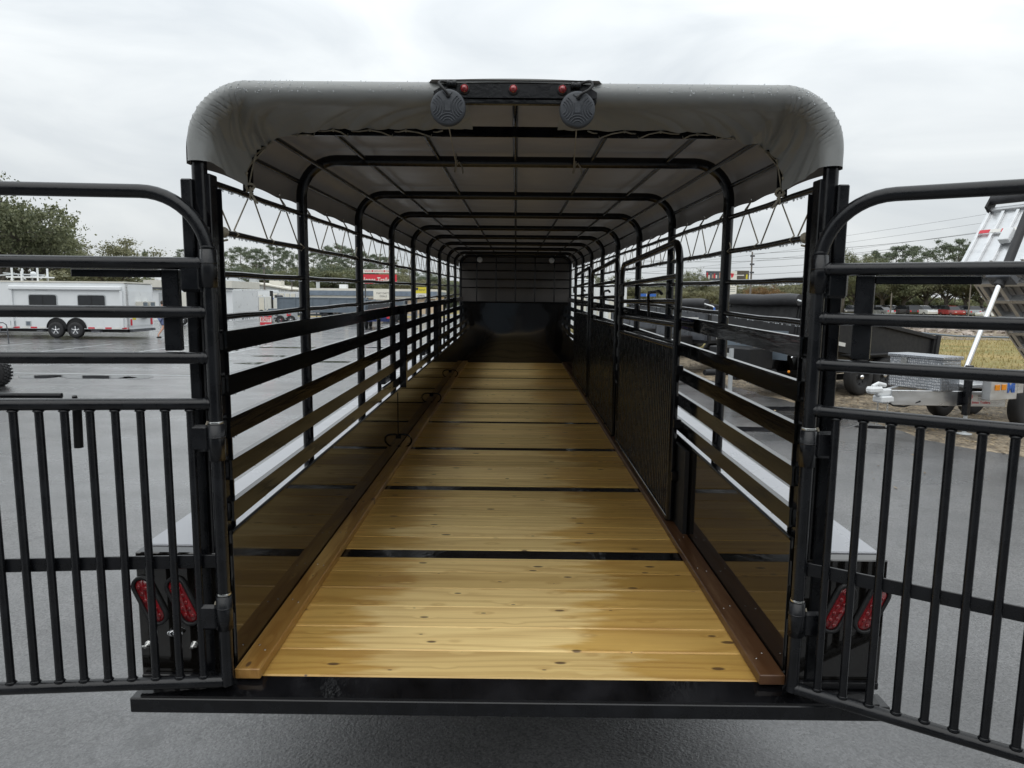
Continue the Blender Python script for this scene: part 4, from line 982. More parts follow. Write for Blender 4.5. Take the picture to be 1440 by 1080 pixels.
def face_sign(name, label, cat, u, v, D, w, h, m, posts=(), th=.12, group=None):
    p = at(u, v, D); t = thing(name, label, cat, (p.x, D, 0), 0, group)
    part(t, 'face', m, (-w/2, w/2, -th, 0, p.z-h/2, p.z+h/2))
    for x in posts: part(t, 'post', 'dgrey', (x-.07, x+.07, .001, .15, 0, p.z+h/2))
    return t, p.z
TX = lambda x, y, z: Matrix.Translation((x, y, z)) @ Matrix.Rotation(pi/2, 4, 'X')
D = 82
t, z = face_sign('trailer_dealer_sign', 'tall red dealer sign with white script lettering on steel posts', 'sign', 533, 392.5, D, 4.1, 1.05, 'sred', (-1.6, 1.6))
text('lettering', 'Jones Trailers', .78, 'signw', t, TX(.02, -.125, z-.12), sx=.80, bold=.014)
part(t, 'upper_panel', 'signw', (-2.05, 2.05, -.12, 0, z+.68, z+1.10)); text('upper_lettering', 'SALES \u25a0 SERVICE \u25a0 PARTS', .27, 'sred', t, TX(0, -.125, z+.89))
zb = at(540, 414.5, D).z; lb_ = part(t, 'letter_board', 'signw', (-.65, 1.5, -.12, 0, zb-.55, zb+.62)); text('board_lettering', "MAY DAY'S", .30, 'ink', t, TX(.45, -.125, zb+.16)); text('board_lettering', 'DEALS', .30, 'ink', t, TX(.5, -.125, zb-.18))
t, z = face_sign('yellow_sign', 'yellow and white roadside sign with dark lettering', 'sign', 592.5, 412, 75, 1.35, 1.2, 'signw', (-.5, .5))
part(t, 'yellow_panel', 'yellow', (-.66, .66, -.13, -.121, z-.04, z+.60)); part(t, 'logo', 'ink', (-.62, -.30, -.14, -.131, z+.28, z+.56)); text('lettering', 'RENT', .28, 'ink', t, TX(.12, -.135, z+.30)); text('lettering', 'OPEN', .30, 'ink', t, TX(0, -.125, z-.32))
t, z = face_sign('exit_sign', 'small red EXIT sign with a white arrow on the lot', 'sign', 374, 451.5, 52, .84, .86, 'sred', (-.3, .3), .04)
part(t, 'white_band', 'signw', (-.41, .41, -.045, -.041, z-.08, z+.26)); text('lettering', 'EXIT', .34, 'sred', t, TX(0, -.05, z+.09), bold=.010); 
q = MB(); q.prism([(-.15, -.36), (0, -.20), (.15, -.36)], 'Y', -.045, -.041); o = q.build('arrow', 'signw', t); o.location.z = z
# billboards right
t, z = face_sign('billboard', 'wide dark billboard with a crowd picture left of the hoop post', 'billboard', 1005, 388, 130, 3.2, 1.7, 'dgrey', (-1.2, 1.2))
R = random.Random(2)
for i in range(9): part(t, 'picture_patch', ('sred', 'signw', 'slate', 'skin')[i % 4], (-1.5+i*.33, -1.5+i*.33+.25, -.13, -.121, z-.6+R.uniform(0, .3), z+R.uniform(.1, .6)))
t, z = face_sign('heart_sign', 'white square sign with a red heart-like emblem above dark lettering', 'sign', 1029, 388.5, 120, 1.65, 1.75, 'signw', (-.6, .6))
q = MB(); q.prism([(-.3, .42), (-.12, .5), (0, .42), (.12, .5), (.32, .42), (.25, 0), (.05, -.25), (-.15, -.2), (-.12, 0)], 'Y', -.13, -.121); o = q.build('emblem', 'sred', t); o.location.z = z
text('lettering', 'CARE CENTER', .18, 'ink', t, TX(0, -.125, z-.65))
t, z = face_sign('brown_billboard', 'brown billboard with a white stripe and a yellow edge', 'billboard', 1043, 387, 132, 2.6, 1.65, 'bark', (-.9, .9))
part(t, 'white_stripe', 'signw', (-1.2, .4, -.13, -.121, z-.12, z+.10)); part(t, 'yellow_edge', 'yellow', (.75, 1.05, -.14, -.131, z-.7, z+.2))
t, z = face_sign('notice_sign', 'white notice sign with faint grey lines above a blue panel', 'sign', 1029, 408.5, 112, 1.4, 1.6, 'signw', (-.5, .5))
for k in range(3): part(t, 'grey_line', 'slate', (-.5, .5, -.125, -.121, z+.4-k*.28, z+.47-k*.28))
part(t, 'blue_panel', 'blue', (-.6, .6, -.11, -.01, z-1.6, z-.9))
t, z = face_sign('blue_banner', 'low blue and white banner far behind the folded centre gates', 'banner', 911, 415, 115, 2.6, .45, 'blue', (-1.2, 1.2)); part(t, 'white_block', 'signw', (-.25, .25, -.13, -.121, z-.18, z+.18))

# utility poles and wires
def pole(u, vtop, D, arms, label, r=.14):
    p = at(u, vtop, D); t = thing('utility_pole', label, 'pole', (p.x, D, 0)); q = MB(); q.tube([(0, 0, 0), (0, 0, p.z)], [r, r*.6], 8); q.build('pole_shaft', 'wood_pole', t)
    for k in range(arms): part(t, 'insulator', 'dgrey', (-.25, .25, -.2, -.1, p.z-.6-k*.95, p.z-.4-k*.95))
    return t, p
pole(1058, 354, 84, 3, 'tall wooden utility pole with insulators above the black dump trailers')
pole(371, 372, 98, 1, 'thin pole standing before the pines behind the grey shed', .16); pole(410, 390, 96, 1, 'short thin pole beside the grey shed roof', .1); pole(1368, 368, 105, 0, 'thin pole left of the raised aluminium bed', .1)
pole(1254, 412, 100, 0, 'short pale post in front of the parked black cars', .12)
pole(576, 372, 120, 0, 'thin pole beside the tree right of the red sign', .14)
wl = [((1440, 288), (880, 372), (120, 160)), ((1440, 300), (880, 379), (120, 160)), ((1440, 313), (880, 386), (120, 160)), ((1180, 352), (880, 366), (84, 90)), ((1180, 362), (880, 374), (84, 90)), ((1180, 372), (880, 383), (84, 90)), ((1180, 383), (880, 391), (84, 90)), ((1500, 300), (1058, 357), (62, 84)), ((1500, 318), (1058, 364), (62, 84)), ((640, 378), (560, 360), (150, 120))]
for i, (a, c, (d0, d1)) in enumerate(wl):
    p0 = at(*a, d0); p1 = at(*c, d1); p0 = p0+(p0-p1)*.3; q = MB(); q.tube([p0.lerp(p1, k/12)+Vector((0, 0, -.8*sin(pi*k/12))) for k in range(13)], .019 if i < 9 else .012, 5)
    tag(q.build('power_line', 'black'), '%s power line from the top in the sky on the right' % ORD[i] if i < 9 else 'faint wire left of the front wall', 'power line', 'power lines' if i < 9 else None)

# dark building added behind the camera, unseen, so the wet black faces mirror it
t = thing('added_dark_building', 'dark grey metal service building with roller doors facing the trailer from behind', 'building', (-24, -26, 0))
part(t, 'wall', 'dgrey', (0, 44, 0, 12, 0, 6.2)); part(t, 'roof', 'slate', (-.5, 44.5, -.5, 13.2, 6.203, 6.6))
for k in range(5): part(t, 'roller_door', 'slate', (3+k*8.2, 8+k*8.2, 12.001, 12.08, 0, 4.2))
for i in range(7): tree('oak', 720, 300, 1, 1, 'leaf_oak', 'dense oak standing beside the added building, number to its side', idx=i) if 0 else None
# ================================================================== VEHICLES
def wheel(parent, c, r, w, axis_rz=0, rim='chrome', name='wheel', rot=None):
    q = MB(); q.lathe([(r*.56, -w*.46), (r*.62, -w*.5), (r*.90, -w*.5), (r*.985, -w*.36), (r, -w*.15), (r, w*.15), (r*.985, w*.36), (r*.90, w*.5), (r*.62, w*.5), (r*.56, w*.46)], 'Y', 30)
    o = q.build(name, 'rubber', parent, c, axis_rz)
    q = MB(); q.lathe([(r*.575, -w*.42), (r*.585, -w*.47), (r*.54, -w*.45), (r*.50, -w*.2), (.0001, -w*.2)], 'Y', 24); q.build('rim', 'black' if rim != 'chrome' else 'dgrey', o)
    q = MB()
    for k in range(5 if rim == 'chrome' else 8):
        a = 2*pi*k/(5 if rim == 'chrome' else 8)
        if rim == 'chrome': q.box(-r*.055, r*.055, -w*.36, -w*.25, r*.08, r*.52, 0, Matrix.Rotation(a, 4, 'Y'))
        else: q.ball((r*.36*cos(a), -w*.22, r*.36*sin(a)), r*.05, 6)
    q.build('spokes' if rim == 'chrome' else 'lug_holes', 'chrome' if rim == 'chrome' else 'rubber', o)
    q = MB(); q.lathe([(r*.13, -w*.25), (r*.12, -w*.5), (r*.05, -w*.55), (.0001, -w*.55)], 'Y', 12); q.build('hub_cap', 'chrome' if rim != 'none' else 'dgrey', o)
    return o
def rrect(x0, x1, z0, z1, r, n=4):
    return [(x1-r+r*cos(a), z1-r+r*sin(a)) for a in [pi/2*k/n for k in range(n+1)]]+[(x0+r-r*sin(a), z1-r+r*cos(a)) for a in [pi/2*k/n for k in range(n+1)]]+[(x0+r-r*cos(a), z0+r-r*sin(a)) for a in [pi/2*k/n for k in range(n+1)]]+[(x1-r+r*sin(a), z0+r-r*cos(a)) for a in [pi/2*k/n for k in range(n+1)]]
# running gear, jacks and neck of the livestock trailer
for sx in (-1, 1):
    for y in (5.55, 6.45):
        wo = wheel(T, (sx*1.08, y, .39-TILT*y*1.0+.03), .40, .24, 0 if False else (pi/2 if sx > 0 else -pi/2), 'steel')
    q = MB(); q.tube([(sx*.62, 10.2, -TILT*10.2+.02), (sx*.62, 10.2, FZ-.2)], .045, 10); q.build('landing_jack', 'gate', T)
    q = MB(); q.box(sx*.62-.12, sx*.62+.12, 10.08, 10.32, -TILT*10.2, -TILT*10.2+.02); q.build('jack_foot', 'gate', T)
for y in (5.55, 6.45):
    q = MB(); q.tube([(-.98, y, .39-TILT*y+.03), (.98, y, .39-TILT*y+.03)], .06, 10); q.build('axle', 'black', T)
q = MB(); q.prism([(10.95, FZ-.1), (11.2, FZ-.1), (13.2, FZ+.75), (13.2, FZ+.95), (10.95, FZ+.95)], 'X', -.45, .45); q.build('neck', 'paint', T)
q = MB(); q.tube([(0, 13.0, FZ+.8), (0, 13.0, FZ-.05)], .05, 10); q.build('coupler', 'gate', T)
# white camper trailer (side towards us, tail at the right)
D0 = 33.4; pr = at(178, 440, D0); ztop = at(100, 397.5, D0).z; sc_ = D0/FPX
t = thing('camper_trailer', 'long white enclosed camper trailer with two dark windows and twin wheels', 'camper trailer', (pr.x, D0, 0))
Lc = 9.6; z0 = .42
q = MB(); q.prism([(-Lc, z0), (0, z0), (0, ztop-.08), (-.08, ztop), (-Lc+.3, ztop), (-Lc-.0, ztop-.5)], 'Y', 0, 2.5); body = q.build('body', 'white', t)
X = lambda u: at(u, 440, D0).x-pr.x
Z = lambda v: at(60, v, D0).z
part(t, 'roof_cap', 'offwhite', (-Lc+.3, .02, -.03, 2.53, ztop+.003, ztop+.07))
aw = part(t, 'awning', 'white', (X(16), X(173), -.14, -.001, ztop-.34, ztop-.16), b=.03)
for u in (18, 172): part(aw, 'awning_arm', 'white', (X(u)-.05, X(u)+.07, -.09, -.001, Z(460), ztop-.345))
for (ua, ub) in ((41.5, 82), (110, 150)):
    q = MB(); q.prism(rrect(X(ua), X(ub), Z(432), Z(413.5), .1), 'Y', -.03, -.002); wf = q.build('window', 'greymetal', t)
    q = MB(); q.prism(rrect(X(ua)+.04, X(ub)-.04, Z(432)+.04, Z(413.5)-.04, .09), 'Y', -.036, -.0305); q.build('pane', 'glass', wf); part(wf, 'mullion', 'black', ((X(ua)+X(ub))/2-.02, (X(ua)+X(ub))/2+.02, -.040, -.0365, Z(432)+.04, Z(413.5)-.04))
for u in (18, 39.5): h = part(t, 'hatch', 'greymetal', (X(u)-.13, X(u)+.11, -.03, -.001, Z(458), Z(451.5))); part(h, 'louvre', 'slate', (X(u)-.09, X(u)+.08, -.04, -.031, Z(457.2), Z(452.4)))
part(t, 'side_vent', 'greymetal', (X(52), X(69), -.02, -.001, Z(408.2), Z(407)))
for k in range(26):
    x = X(208)-.5-k*.41
    if x < X(65) and x > -Lc: part(t, 'reflector', ('sred', 'signw')[k % 2], (x-.15, x+.15, -.012, -.001, z0+.02, z0+.09))
for k in range(5): part(t, 'reflector', ('sred', 'signw')[k % 2], (X(123)+k*.4, X(123)+k*.4+.3, -.012, -.001, z0+.02, z0+.09))
for u in (79, 106.5):
    q = MB(); cx2 = X(u); q.lathe([(.50, -.02), (.50, .0)], 'Y', 28, (cx2, 0, .46)); n = 18; pts = [(cx2+.46*cos(pi*k/n), .46+.46*sin(pi*k/n)*1.0) for k in range(n+1)]; q = MB(); q.prism(pts, 'Y', -.012, -.001); q.build('wheel_well', 'black', t)
    q = MB(); q.tube([(x, -.02, z) for x, z in [(cx2+.47*cos(pi*k/n), .46+.47*sin(pi*k/n)) for k in range(n+1)]], .022, 6); q.build('arch_trim', 'black', t)
    wheel(t, (cx2, -.03, .37), .37, .22)
part(t, 'wheel_bay', 'black', (X(79), X(106.5), -.010, -.001, z0+.001, .62))
part(t, 'chassis', 'black', (-Lc+.5, -.1, .2, 2.3, .27, z0-.002)); part(t, 'step', 'dgrey', (X(64), X(56), -.3, -.02, .30, .36)); part(t, 'step', 'dgrey', (X(131), X(143), -.25, -.02, .28, .36))
# tail end (faces right)
rr_ = part(t, 'tail_door', 'white', (.002, .03, .18, 2.36, z0+.15, ztop-.35)); part(t, 'corner_trim', 'alu', (-.01, .025, -.022, .14, z0, ztop-.06)); part(t, 'rear_bumper', 'dgrey', (.003, .16, .2, 2.3, .30, .42))
for y in (1.05, 1.75): a_ = part(t, 'air_unit', 'offwhite', (.031, .36, y-.27, y+.27, Z(431.5), Z(423))); part(a_, 'grille', 'slate', (.361, .37, y-.2, y+.2, Z(430.5), Z(424)))
q = MB(); q.lathe([(.0001, .26), (.30, .26), (.40, .22), (.42, .12), (.40, .04)], 'X', 26, (.03, 1.45, 1.32)); q.build('spare_wheel', 'black', t)
part(t, 'plate', 'yellow', (.031, .05, .45, .72, .86, 1.12)); part(t, 'rear_lamp', 'sred', (.031, .06, .25, .36, .6, .9)); part(t, 'rear_lamp', 'sred', (.031, .06, 2.1, 2.25, .6, .9))
# roof deck with rails, dome and box
rk = thing('roof_rack', 'white tubular roof rack carrying a round vent and boxes on the camper trailer', 'roof rack', (pr.x+X(26), D0+.6, ztop+.07))
q = MB(); q.box(-.9, .9, 0, .8, .16, .22); q.build('rack_base', 'white', rk)
for u, h in ((7.5, .62), (21, .46), (44, .62)):
    for y in (.03, .75): q = MB(); q.tube([(X(u)-X(26), y, 0), (X(u)-X(26), y, h)], .045, 8); q.build('rack_post', 'white', rk)
q = MB(); q.lathe([(.0001, .46), (.09, .44), (.12, .38), (.12, .222)], 'Z', 16, (.22, .3, 0)); q.build('vent_dome', 'white', rk)
q = MB(); q.tube([(-1.3, .1, .25), (-.6, .1, .32), (.9, .1, .28)], .03, 6); q.tube([(-1.3, .4, .38), (-.3, .4, .30)], .03, 6); q.build('rack_rail', 'greymetal', rk)
# utility vehicle at the left edge: only its rear wheel reaches into the frame
g_ = gnd(-6, 543); t = thing('utility_cart', 'knobbly black tyre of an off-road cart at the left edge of the lot', 'cart', (g_.x, g_.y, 0))
wh = wheel(t, (0, 0, .30), .30, .26, 0, 'none', 'wheel')
q = MB(); R = random.Random(4)
for k in range(26):
    for y in (-.10, -.035, .035, .10):
        a = 2*pi*(k+(.5 if y in (-.035, .10) else 0))/26; q.box(-.022, .022, y-.026, y+.026, .293, .318, 0, Matrix.Rotation(a, 4, 'Y'))
tag(q.build('tread_block', 'rubber', wh), kind='stuff')
part(t, 'axle', 'black', (-.04, .04, -.9, -.1, .26, .34)); w2 = wheel(t, (0, -1.0, .30), .30, .26, 0, 'none'); part(t, 'cargo_bed', 'dgrey', (-1.3, -.12, -.95, .05, .70, .98), b=.03); w3 = wheel(t, (-1.7, 0, .30), .30, .22, 0, 'none'); w4 = wheel(t, (-1.7, -1.0, .30), .30, .22, 0, 'none'); part(t, 'chassis', 'black', (-1.9, -.1, -.8, -.2, .36, .5)); part(t, 'seat', 'black', (-1.8, -1.31, -.85, -.1, .68, .85), b=.03); part(t, 'bonnet', 'dgrey', (-2.6, -1.95, -.95, 0, .5, .95), b=.06)
# small handcart frame by the camper
g_ = gnd(2, 483); t = thing('cart_frame', 'low black tube cart frame standing before the camper trailer', 'cart', (g_.x, g_.y-.2, 0))
q = MB(); q.tube([(-1.5, 0, .86), (.28, 0, .86), (.40, 0, .78), (.43, 0, .60), (.45, 0, 0)], .022, 8); q.build('handle_tube', 'dgrey', t)
q = MB(); q.tube([(-1.5, 0, .48), (.43, 0, .48)], .022, 8); q.build('lower_tube', 'dgrey', t); q = MB(); q.tube([(.05, .1, .45), (0, .1, 1.35)], .03, 8); q.build('upright', 'dgrey', t)
q = MB(); q.lathe([(.05, -.05), (.2, -.05), (.22, 0), (.2, .05), (.05, .05)], 'Y', 18, (-.25, .05, .42)); q.build('cart_tyre', 'rubber', t)

# row of enclosed white trailers on the left
def box_trailer(name, label, x, y, w, d, h, parts=(), z0=.4, group=None, m='white'):
    t = thing(name, label, 'trailer', (x, y, 0), 0, group)
    part(t, 'body', m, (0, w, 0, d, z0, h), b=.04); part(t, 'chassis', 'black', (.2, w-.2, .1, d-.1, z0-.14, z0-.002))
    for xx in (w*.42, w*.42+.8): wheel(t, (xx, .02, .33), .33, .2)
    part(t, 'roof_trim', 'greymetal', (.02, w-.02, -.01, -.001, h-.12, h-.04))
    for (a, c, zb_, zt_) in parts: part(t, 'door', 'offwhite', (a, c, -.03, -.002, zb_, zt_)); part(t, 'door_seam', 'slate', (c+.02, c+.05, -.02, -.001, zb_, zt_))
    return t
def xat(u, D): return at(u, 440, D).x
box_trailer('enclosed_trailer', 'tall white enclosed trailer partly hidden behind the left rear post', xat(296, 86), 86, 2.4, 4, 3.15, [(.3, 1.6, .5, 2.4)])
box_trailer('enclosed_trailer', 'long white enclosed trailer behind the lower white trailers', xat(313, 90), 90, 6.2, 3, 2.95, [(.6, 1.2, .6, 2.3), (4.1, 5.1, .6, 2.3)])
box_trailer('enclosed_trailer', 'low white enclosed trailer in front of the long white one', xat(322, 80), 80, 1.8, 3, 2.15, [])
for i, u in enumerate((344.5, 354, 364)): box_trailer('enclosed_trailer', '%s narrow white cargo trailer from the left with its doors facing the lot' % ORD[i], xat(u, 78), 78, .72, 4, 2.15, [(.08, .62, .5, 2.0)], group='narrow white cargo trailers')
for i, u in enumerate((384, 393, 401, 409)): box_trailer('enclosed_trailer', '%s white cargo trailer from the left behind the black upright mat' % ORD[i], xat(u, 88), 88, .74, 4, 2.7, [(.08, .6, .5, 2.5)], group='white cargo trailers by the dark evergreen')
box_trailer('enclosed_trailer', 'white and grey enclosed trailer right behind the walking person', xat(240, 50), 50, 1.9, 4, 2.5, [(.2, 1.3, .5, 2.3)])
t = thing('upright_mat', 'narrow black upright box between the white cargo trailers', 'box', (xat(380, 80), 80, 0)); part(t, 'box_body', 'black', (0, .3, 0, .3, .3, 2.75), b=.04); part(t, 'box_foot', 'dgrey', (-.1, .4, -.1, .4, 0, .299))

# dump / utility trailers
def dump_trailer(x, y, rz, L_=4.6, W_=2.05, h=.95, zb=.82, tilt=0, m='dgrey', mb='black', roll=True, label='', group=None, tape=True, amber=True, ntape=10, zc=.48, wf=.56, ribs=6, wr=.37, panel=True, crank='blue'):
    """local x runs from the tongue backwards, y across"""
    t = thing('dump_trailer', label, 'dump trailer', (x, y, 0), rz, group)
    part(t, 'chassis_rail', mb, (-.1, L_, .35, .47, zc, zc+.12), b=.01); part(t, 'chassis_rail', mb, (-.1, L_, W_-.47, W_-.35, zc, zc+.12), b=.01)
    q = MB(); q.tube([(-1.5, W_/2, .55), (.0, .40, .55)], .06, 6); q.tube([(-1.5, W_/2, .55), (0, W_-.4, .55)], .06, 6); q.build('tongue', mb, t)
    q = MB(); q.tube([(-1.15, W_/2-.35, 0), (-1.15, W_/2-.35, 1.05)], .045, 8); q.build('jack', 'greymetal', t)
    tb_ = part(t, 'tool_box', mb, (-.85, -.15, .35, W_-.35, .62, 1.05), b=.02); part(tb_, 'latch', 'steel', (-.862, -.851, W_/2-.04, W_/2+.04, .85, .93))
    MTt = Matrix.Translation((L_, 0, zb)) @ Matrix.Rotation(tilt, 4, 'Y') @ Matrix.Translation((-L_, 0, -zb))
    bd = link('bed', None, t)
    def bp_(name, mm_, *a, b=0): q = MB(); q.box(*a, b=b, mtx=MTt); return q.build(name, mm_, bd)
    bp_('bed_floor', mb, 0, L_, 0, W_, zb, zb+.08)
    for y0 in (0, W_-.05): bp_('bed_side', m, 0, L_, y0, y0+.05, zb+.081, zb+h)
    bp_('front_wall', m, -.02, .03, .0501, W_-.0501, zb+.081, zb+h+.05)
    for y0 in (-.05, W_+.001):
        bp_('top_rail', mb, -.03, L_, y0-.02, y0+.07, zb+h+.001, zb+h+.09, b=.01)
        for k in range(ribs+1): xx = .02+k*(L_-.12)/ribs; bp_('stake', mb, xx, xx+.08, y0-.012 if y0 < 0 else y0, y0+.049 if y0 < 0 else y0+.06, zb, zb+h)
    bp_('tail_gate', mb, L_+.001, L_+.06, 0, W_, zb, zb+h+.06, b=.01); bp_('tail_post', mb, L_-.02, L_+.12, -.10, -.021, zb-.25, zb+h+.12, b=.01); bp_('tail_post', mb, L_-.02, L_+.12, W_+.021, W_+.10, zb-.25, zb+h+.12, b=.01)
    if roll:
        q = MB(); q.tube([MTt @ Vector((-.10, yy*W_, zb+h+.14+.01*sin(yy*9))) for yy in [k/8-.02 for k in range(9)]], [.115, .125, .12, .125, .118, .124, .12, .12, .11], 14); q.build('tarp_roll', 'vinyl', bd)
        q = MB(); p0 = MTt @ Vector((-.16, -.05, zb+h+.12)); q.tube([p0, p0+Vector((-.02, -.30, -.06)), p0+Vector((-.03, -.36, -.09))], .018, 6); q.tube([p0+Vector((.02, .10, .05)), p0], .022, 6); ck = q.build('crank', 'white', bd)
        q = MB(); q.tube([p0+Vector((-.03, -.36, -.09)), p0+Vector((-.03, -.38, -.24))], .026, 8); q.build('crank_grip', crank, ck)
        bp_('tarp_housing', mb, -.16, .02, -.02, W_+.02, zb+h+.051, zb+h+.10)
    if tape:
        for k in range(ntape): bp_('reflector', ('signw', 'sred')[k % 2], .3+k*.42, .3+k*.42+.40, -.072, -.0705, zb+.12, zb+.20)
    wx = L_*wf
    for yy, rr2 in ((-.12, 0), (W_+.12, pi)):
        for dx in (0, .84): wheel(t, (wx+dx, yy, wr), wr, .22, rr2, 'steel')
        part(t, 'fender', mb, (wx-.48, wx+1.32, yy-.14, yy+.14, wr*2+.05, wr*2+.09), b=.01)
    if amber:
        q = MB(); q.ball((-.02, .05, .58), .04, 8, (1, .5, .8)); q.build('side_marker', 'amber', t)
    return t
# A: big black one, bed tipped; front wall turned towards the camera's left
rzA = atan2(2.4, 4.0)
dump_trailer(5.62, 14.35, rzA, L_=5.0, W_=1.80, h=.72, zb=.42, tilt=radians(8.6), zc=.28, wf=.41, wr=.40, label='black dump trailer with a rolled tarp and blue crank grip nearest on the right', ribs=1, m='black', ntape=3)
tA = [o for o in bpy.data.objects if o.name.startswith('dump_trailer')][-1]
q = MB(); q.box(-.012, -.004, .12, 1.9, .80, 1.40); q.box(-.020, -.013, .12, 1.9, 1.02, 1.035); q.build('front_panel', 'slate', tA)
specs = [(5.2, 19.3, 'black dump trailer with a rolled tarp just left of the nearest one'), (5.3, 24.3, 'third black dump trailer back with white stickers on its ribs'), (5.4, 29.6, 'fourth black dump trailer back in the row on the right')]
for i, (x, y, lab) in enumerate(specs):
    td = dump_trailer(x, y, rzA+.05*i, L_=4.4, W_=2.0, h=.95 if i < 2 else .8, zb=.85, label=lab, roll=i < 2)
    part(td, 'decal', 'signw', (.5, .95, -.063, -.0601, 1.1, 1.5)); part(td, 'decal', 'sred', (.52, .93, -.066, -.0635, 1.4, 1.46))
    part(td, 'front_sticker', 'signw', (-.03, -.021, .3, .7, 1.35, 1.55)); part(td, 'front_sticker', 'sred', (-.03, -.021, .3, .7, 1.2, 1.30))
td = dump_trailer(6.2, 35, rzA, L_=4.2, h=.3, zb=.7, m='navy', mb='navy', roll=False, label='low navy blue trailer behind the black dump trailers', tape=False, amber=False)
# grey dump trailers in a row, left lot
for i, (u, D, h, L2) in enumerate([(390, 60, 1.2, 7.2), (462, 61.5, 1.05, 3.6), (510, 62, 1.0, 3.4)]):
    x = xat(u, D); dump_trailer(x, D, radians(4), L_=L2, h=h, zb=.75, m='slate', mb='slate', roll=(i == 0), tape=False, amber=False, ribs=5+i, label='%s slate grey dump trailer from the left in the row before the beige building' % ORD[i], group='slate grey dump trailers')
box_trailer('equipment_box', 'pale grey equipment box with dark louvres right of the EXIT sign', xat(382, 54), 54, 1.55, 1.4, .95, [], z0=.3, m='greymetal')
te = [o for o in bpy.data.objects if o.name.startswith('equipment_box')][-1]; te['category'] = 'equipment box'
for k in range(3): part(te, 'louvre', 'black', (.15+k*.45, .40+k*.45, -.03, -.002, .40, .48))
part(te, 'red_disc', 'sred', (1.15, 1.45, -.03, -.002, .6, .85)); part(te, 'round_port', 'black', (.25, .40, -.03, -.002, .62, .75)); 
# blue pickup with its white wheel, seen under the top board
def car(x, y, rz, label, m, kind='sedan', group=None, cat='car', name='parked_car'):
    t = thing(name, label, cat, (x, y, 0), rz, group); w = .9
    if kind == 'sedan': low = [(-2.3, .35), (2.3, .35), (2.35, .6), (2.25, .82), (1.2, .95), (-1.6, .98), (-2.25, .92), (-2.38, .6)]; cab = [(-1.7, .975), (1.15, .945), (.45, 1.38), (-.2, 1.45), (-.95, 1.42)]
    elif kind == 'suv': low = [(-2.3, .4), (2.3, .4), (2.35, .7), (2.25, 1.0), (1.15, 1.1), (-2.3, 1.15), (-2.36, .7)]; cab = [(-2.25, 1.14), (1.1, 1.09), (.5, 1.66), (-.2, 1.74), (-1.95, 1.72)]
    else: low = [(-2.8, .5), (2.7, .5), (2.75, .8), (2.65, 1.1), (1.5, 1.18), (-2.8, 1.15), (-2.84, .8)]; cab = [(-.7, 1.15), (1.45, 1.17), (.85, 1.72), (.3, 1.8), (-.6, 1.8)]
    q = MB(); q.prism(low, 'Y', -w, w); q.build('body', m, t)
    q = MB(); n = len(cab); vs = [(a, -w+.04, z) if z < 1.2 else (a, -w+.2, z) for a, z in cab]+[(a, w-.04, z) if z < 1.2 else (a, w-.2, z) for a, z in cab]
    q.add(vs, [tuple(range(n)), tuple(range(n, 2*n))[::-1]]+[(i, i+n, (i+1) % n+n, (i+1) % n) for i in range(n)]); q.build('cabin', 'glass', t)
    q = MB(); rp = sorted([p for p in cab if p[1] > 1.3]); vs = [(a, s_*(w-.19), z+.012) for a, z in rp for s_ in (-1, 1)]; q.add(vs, [(2*i, 2*i+1, 2*i+3, 2*i+2) for i in range(len(rp)-1)]); q.build('roof', m, t)
    for a in ((-1.45, 1.4) if kind != 'truck' else (-1.7, 1.75)):
        for s_ in (-1, 1): wheel(t, (a, s_*(w-.08), .34), .34, .22, 0 if s_ < 0 else pi, 'steel')
    for s_ in (-1, 1): part(t, 'headlight', 'signw', (2.2, 2.345, s_*.62-.14, s_*.62+.14, .66, .80)); part(t, 'rear_lamp', 'sred', (-2.40 if kind != 'truck' else -2.86, -2.30, s_*.68-.1, s_*.68+.1, .7, .95))
    return t
car(xat(527, 47), 49, radians(97), 'dark blue pickup with a white wheel parked before the beige building', 'navy', 'truck', cat='pickup', name='parked_pickup')
M['carwhite'] = mat('white_car_paint', (.72, .73, .74), .2, 0, .02, 2, coat=.5); M['carblack'] = mat('black_car_paint', (.018, .018, .02), .15, 0, .1, 2, coat=.8); M['carred'] = mat('red_car_paint', (.32, .03, .03), .2, 0, .05, 2, coat=.5); M['carsilver'] = mat('silver_car_paint', (.36, .38, .40), .25, .4, .05, 2, coat=.5)
car(xat(1399, 106), 106, pi, 'white sedan parked alone at the right end of the car row', 'carwhite', 'sedan')
cars = [(1196, 'carblack', 'suv'), (1221, 'carwhite', 'suv'), (1237, 'carsilver', 'sedan'), (1252, 'carblack', 'suv'), (1270, 'carblack', 'suv'), (1283, 'carblack', 'truck'), (1298, 'carwhite', 'suv'), (1312, 'carsilver', 'suv'), (1326, 'carwhite', 'truck'), (1338, 'carred', 'suv'), (1350, 'carblack', 'truck'), (1362, 'carsilver', 'suv'), (1374, 'carblack', 'suv'), (1388, 'carred', 'sedan'), (1432, 'carblack', 'suv')]
cn_ = {'carblack': 'black', 'carwhite': 'white', 'carred': 'red', 'carsilver': 'silver'}
for i, (u, m, k) in enumerate(cars):
    Dc = 116+(i*5) % 9; car(xat(u, Dc), Dc, radians(90+((i*47) % 50)-25)+(pi if i % 3 == 0 else 0), '%s %s, %s from the left in the car row across the road' % (cn_[m], {'suv': 'estate car', 'sedan': 'car', 'truck': 'pickup'}[k], ORD[i]), m, k, 'cars across the road')
c = at(1240, 430, 134); t = thing('white_warehouse', 'pale warehouse behind the left cars of the row across the road', 'warehouse', (c.x, 134, 0)); part(t, 'wall', 'offwhite', (-6, 5, 0, 10, 0, 2.6)); 
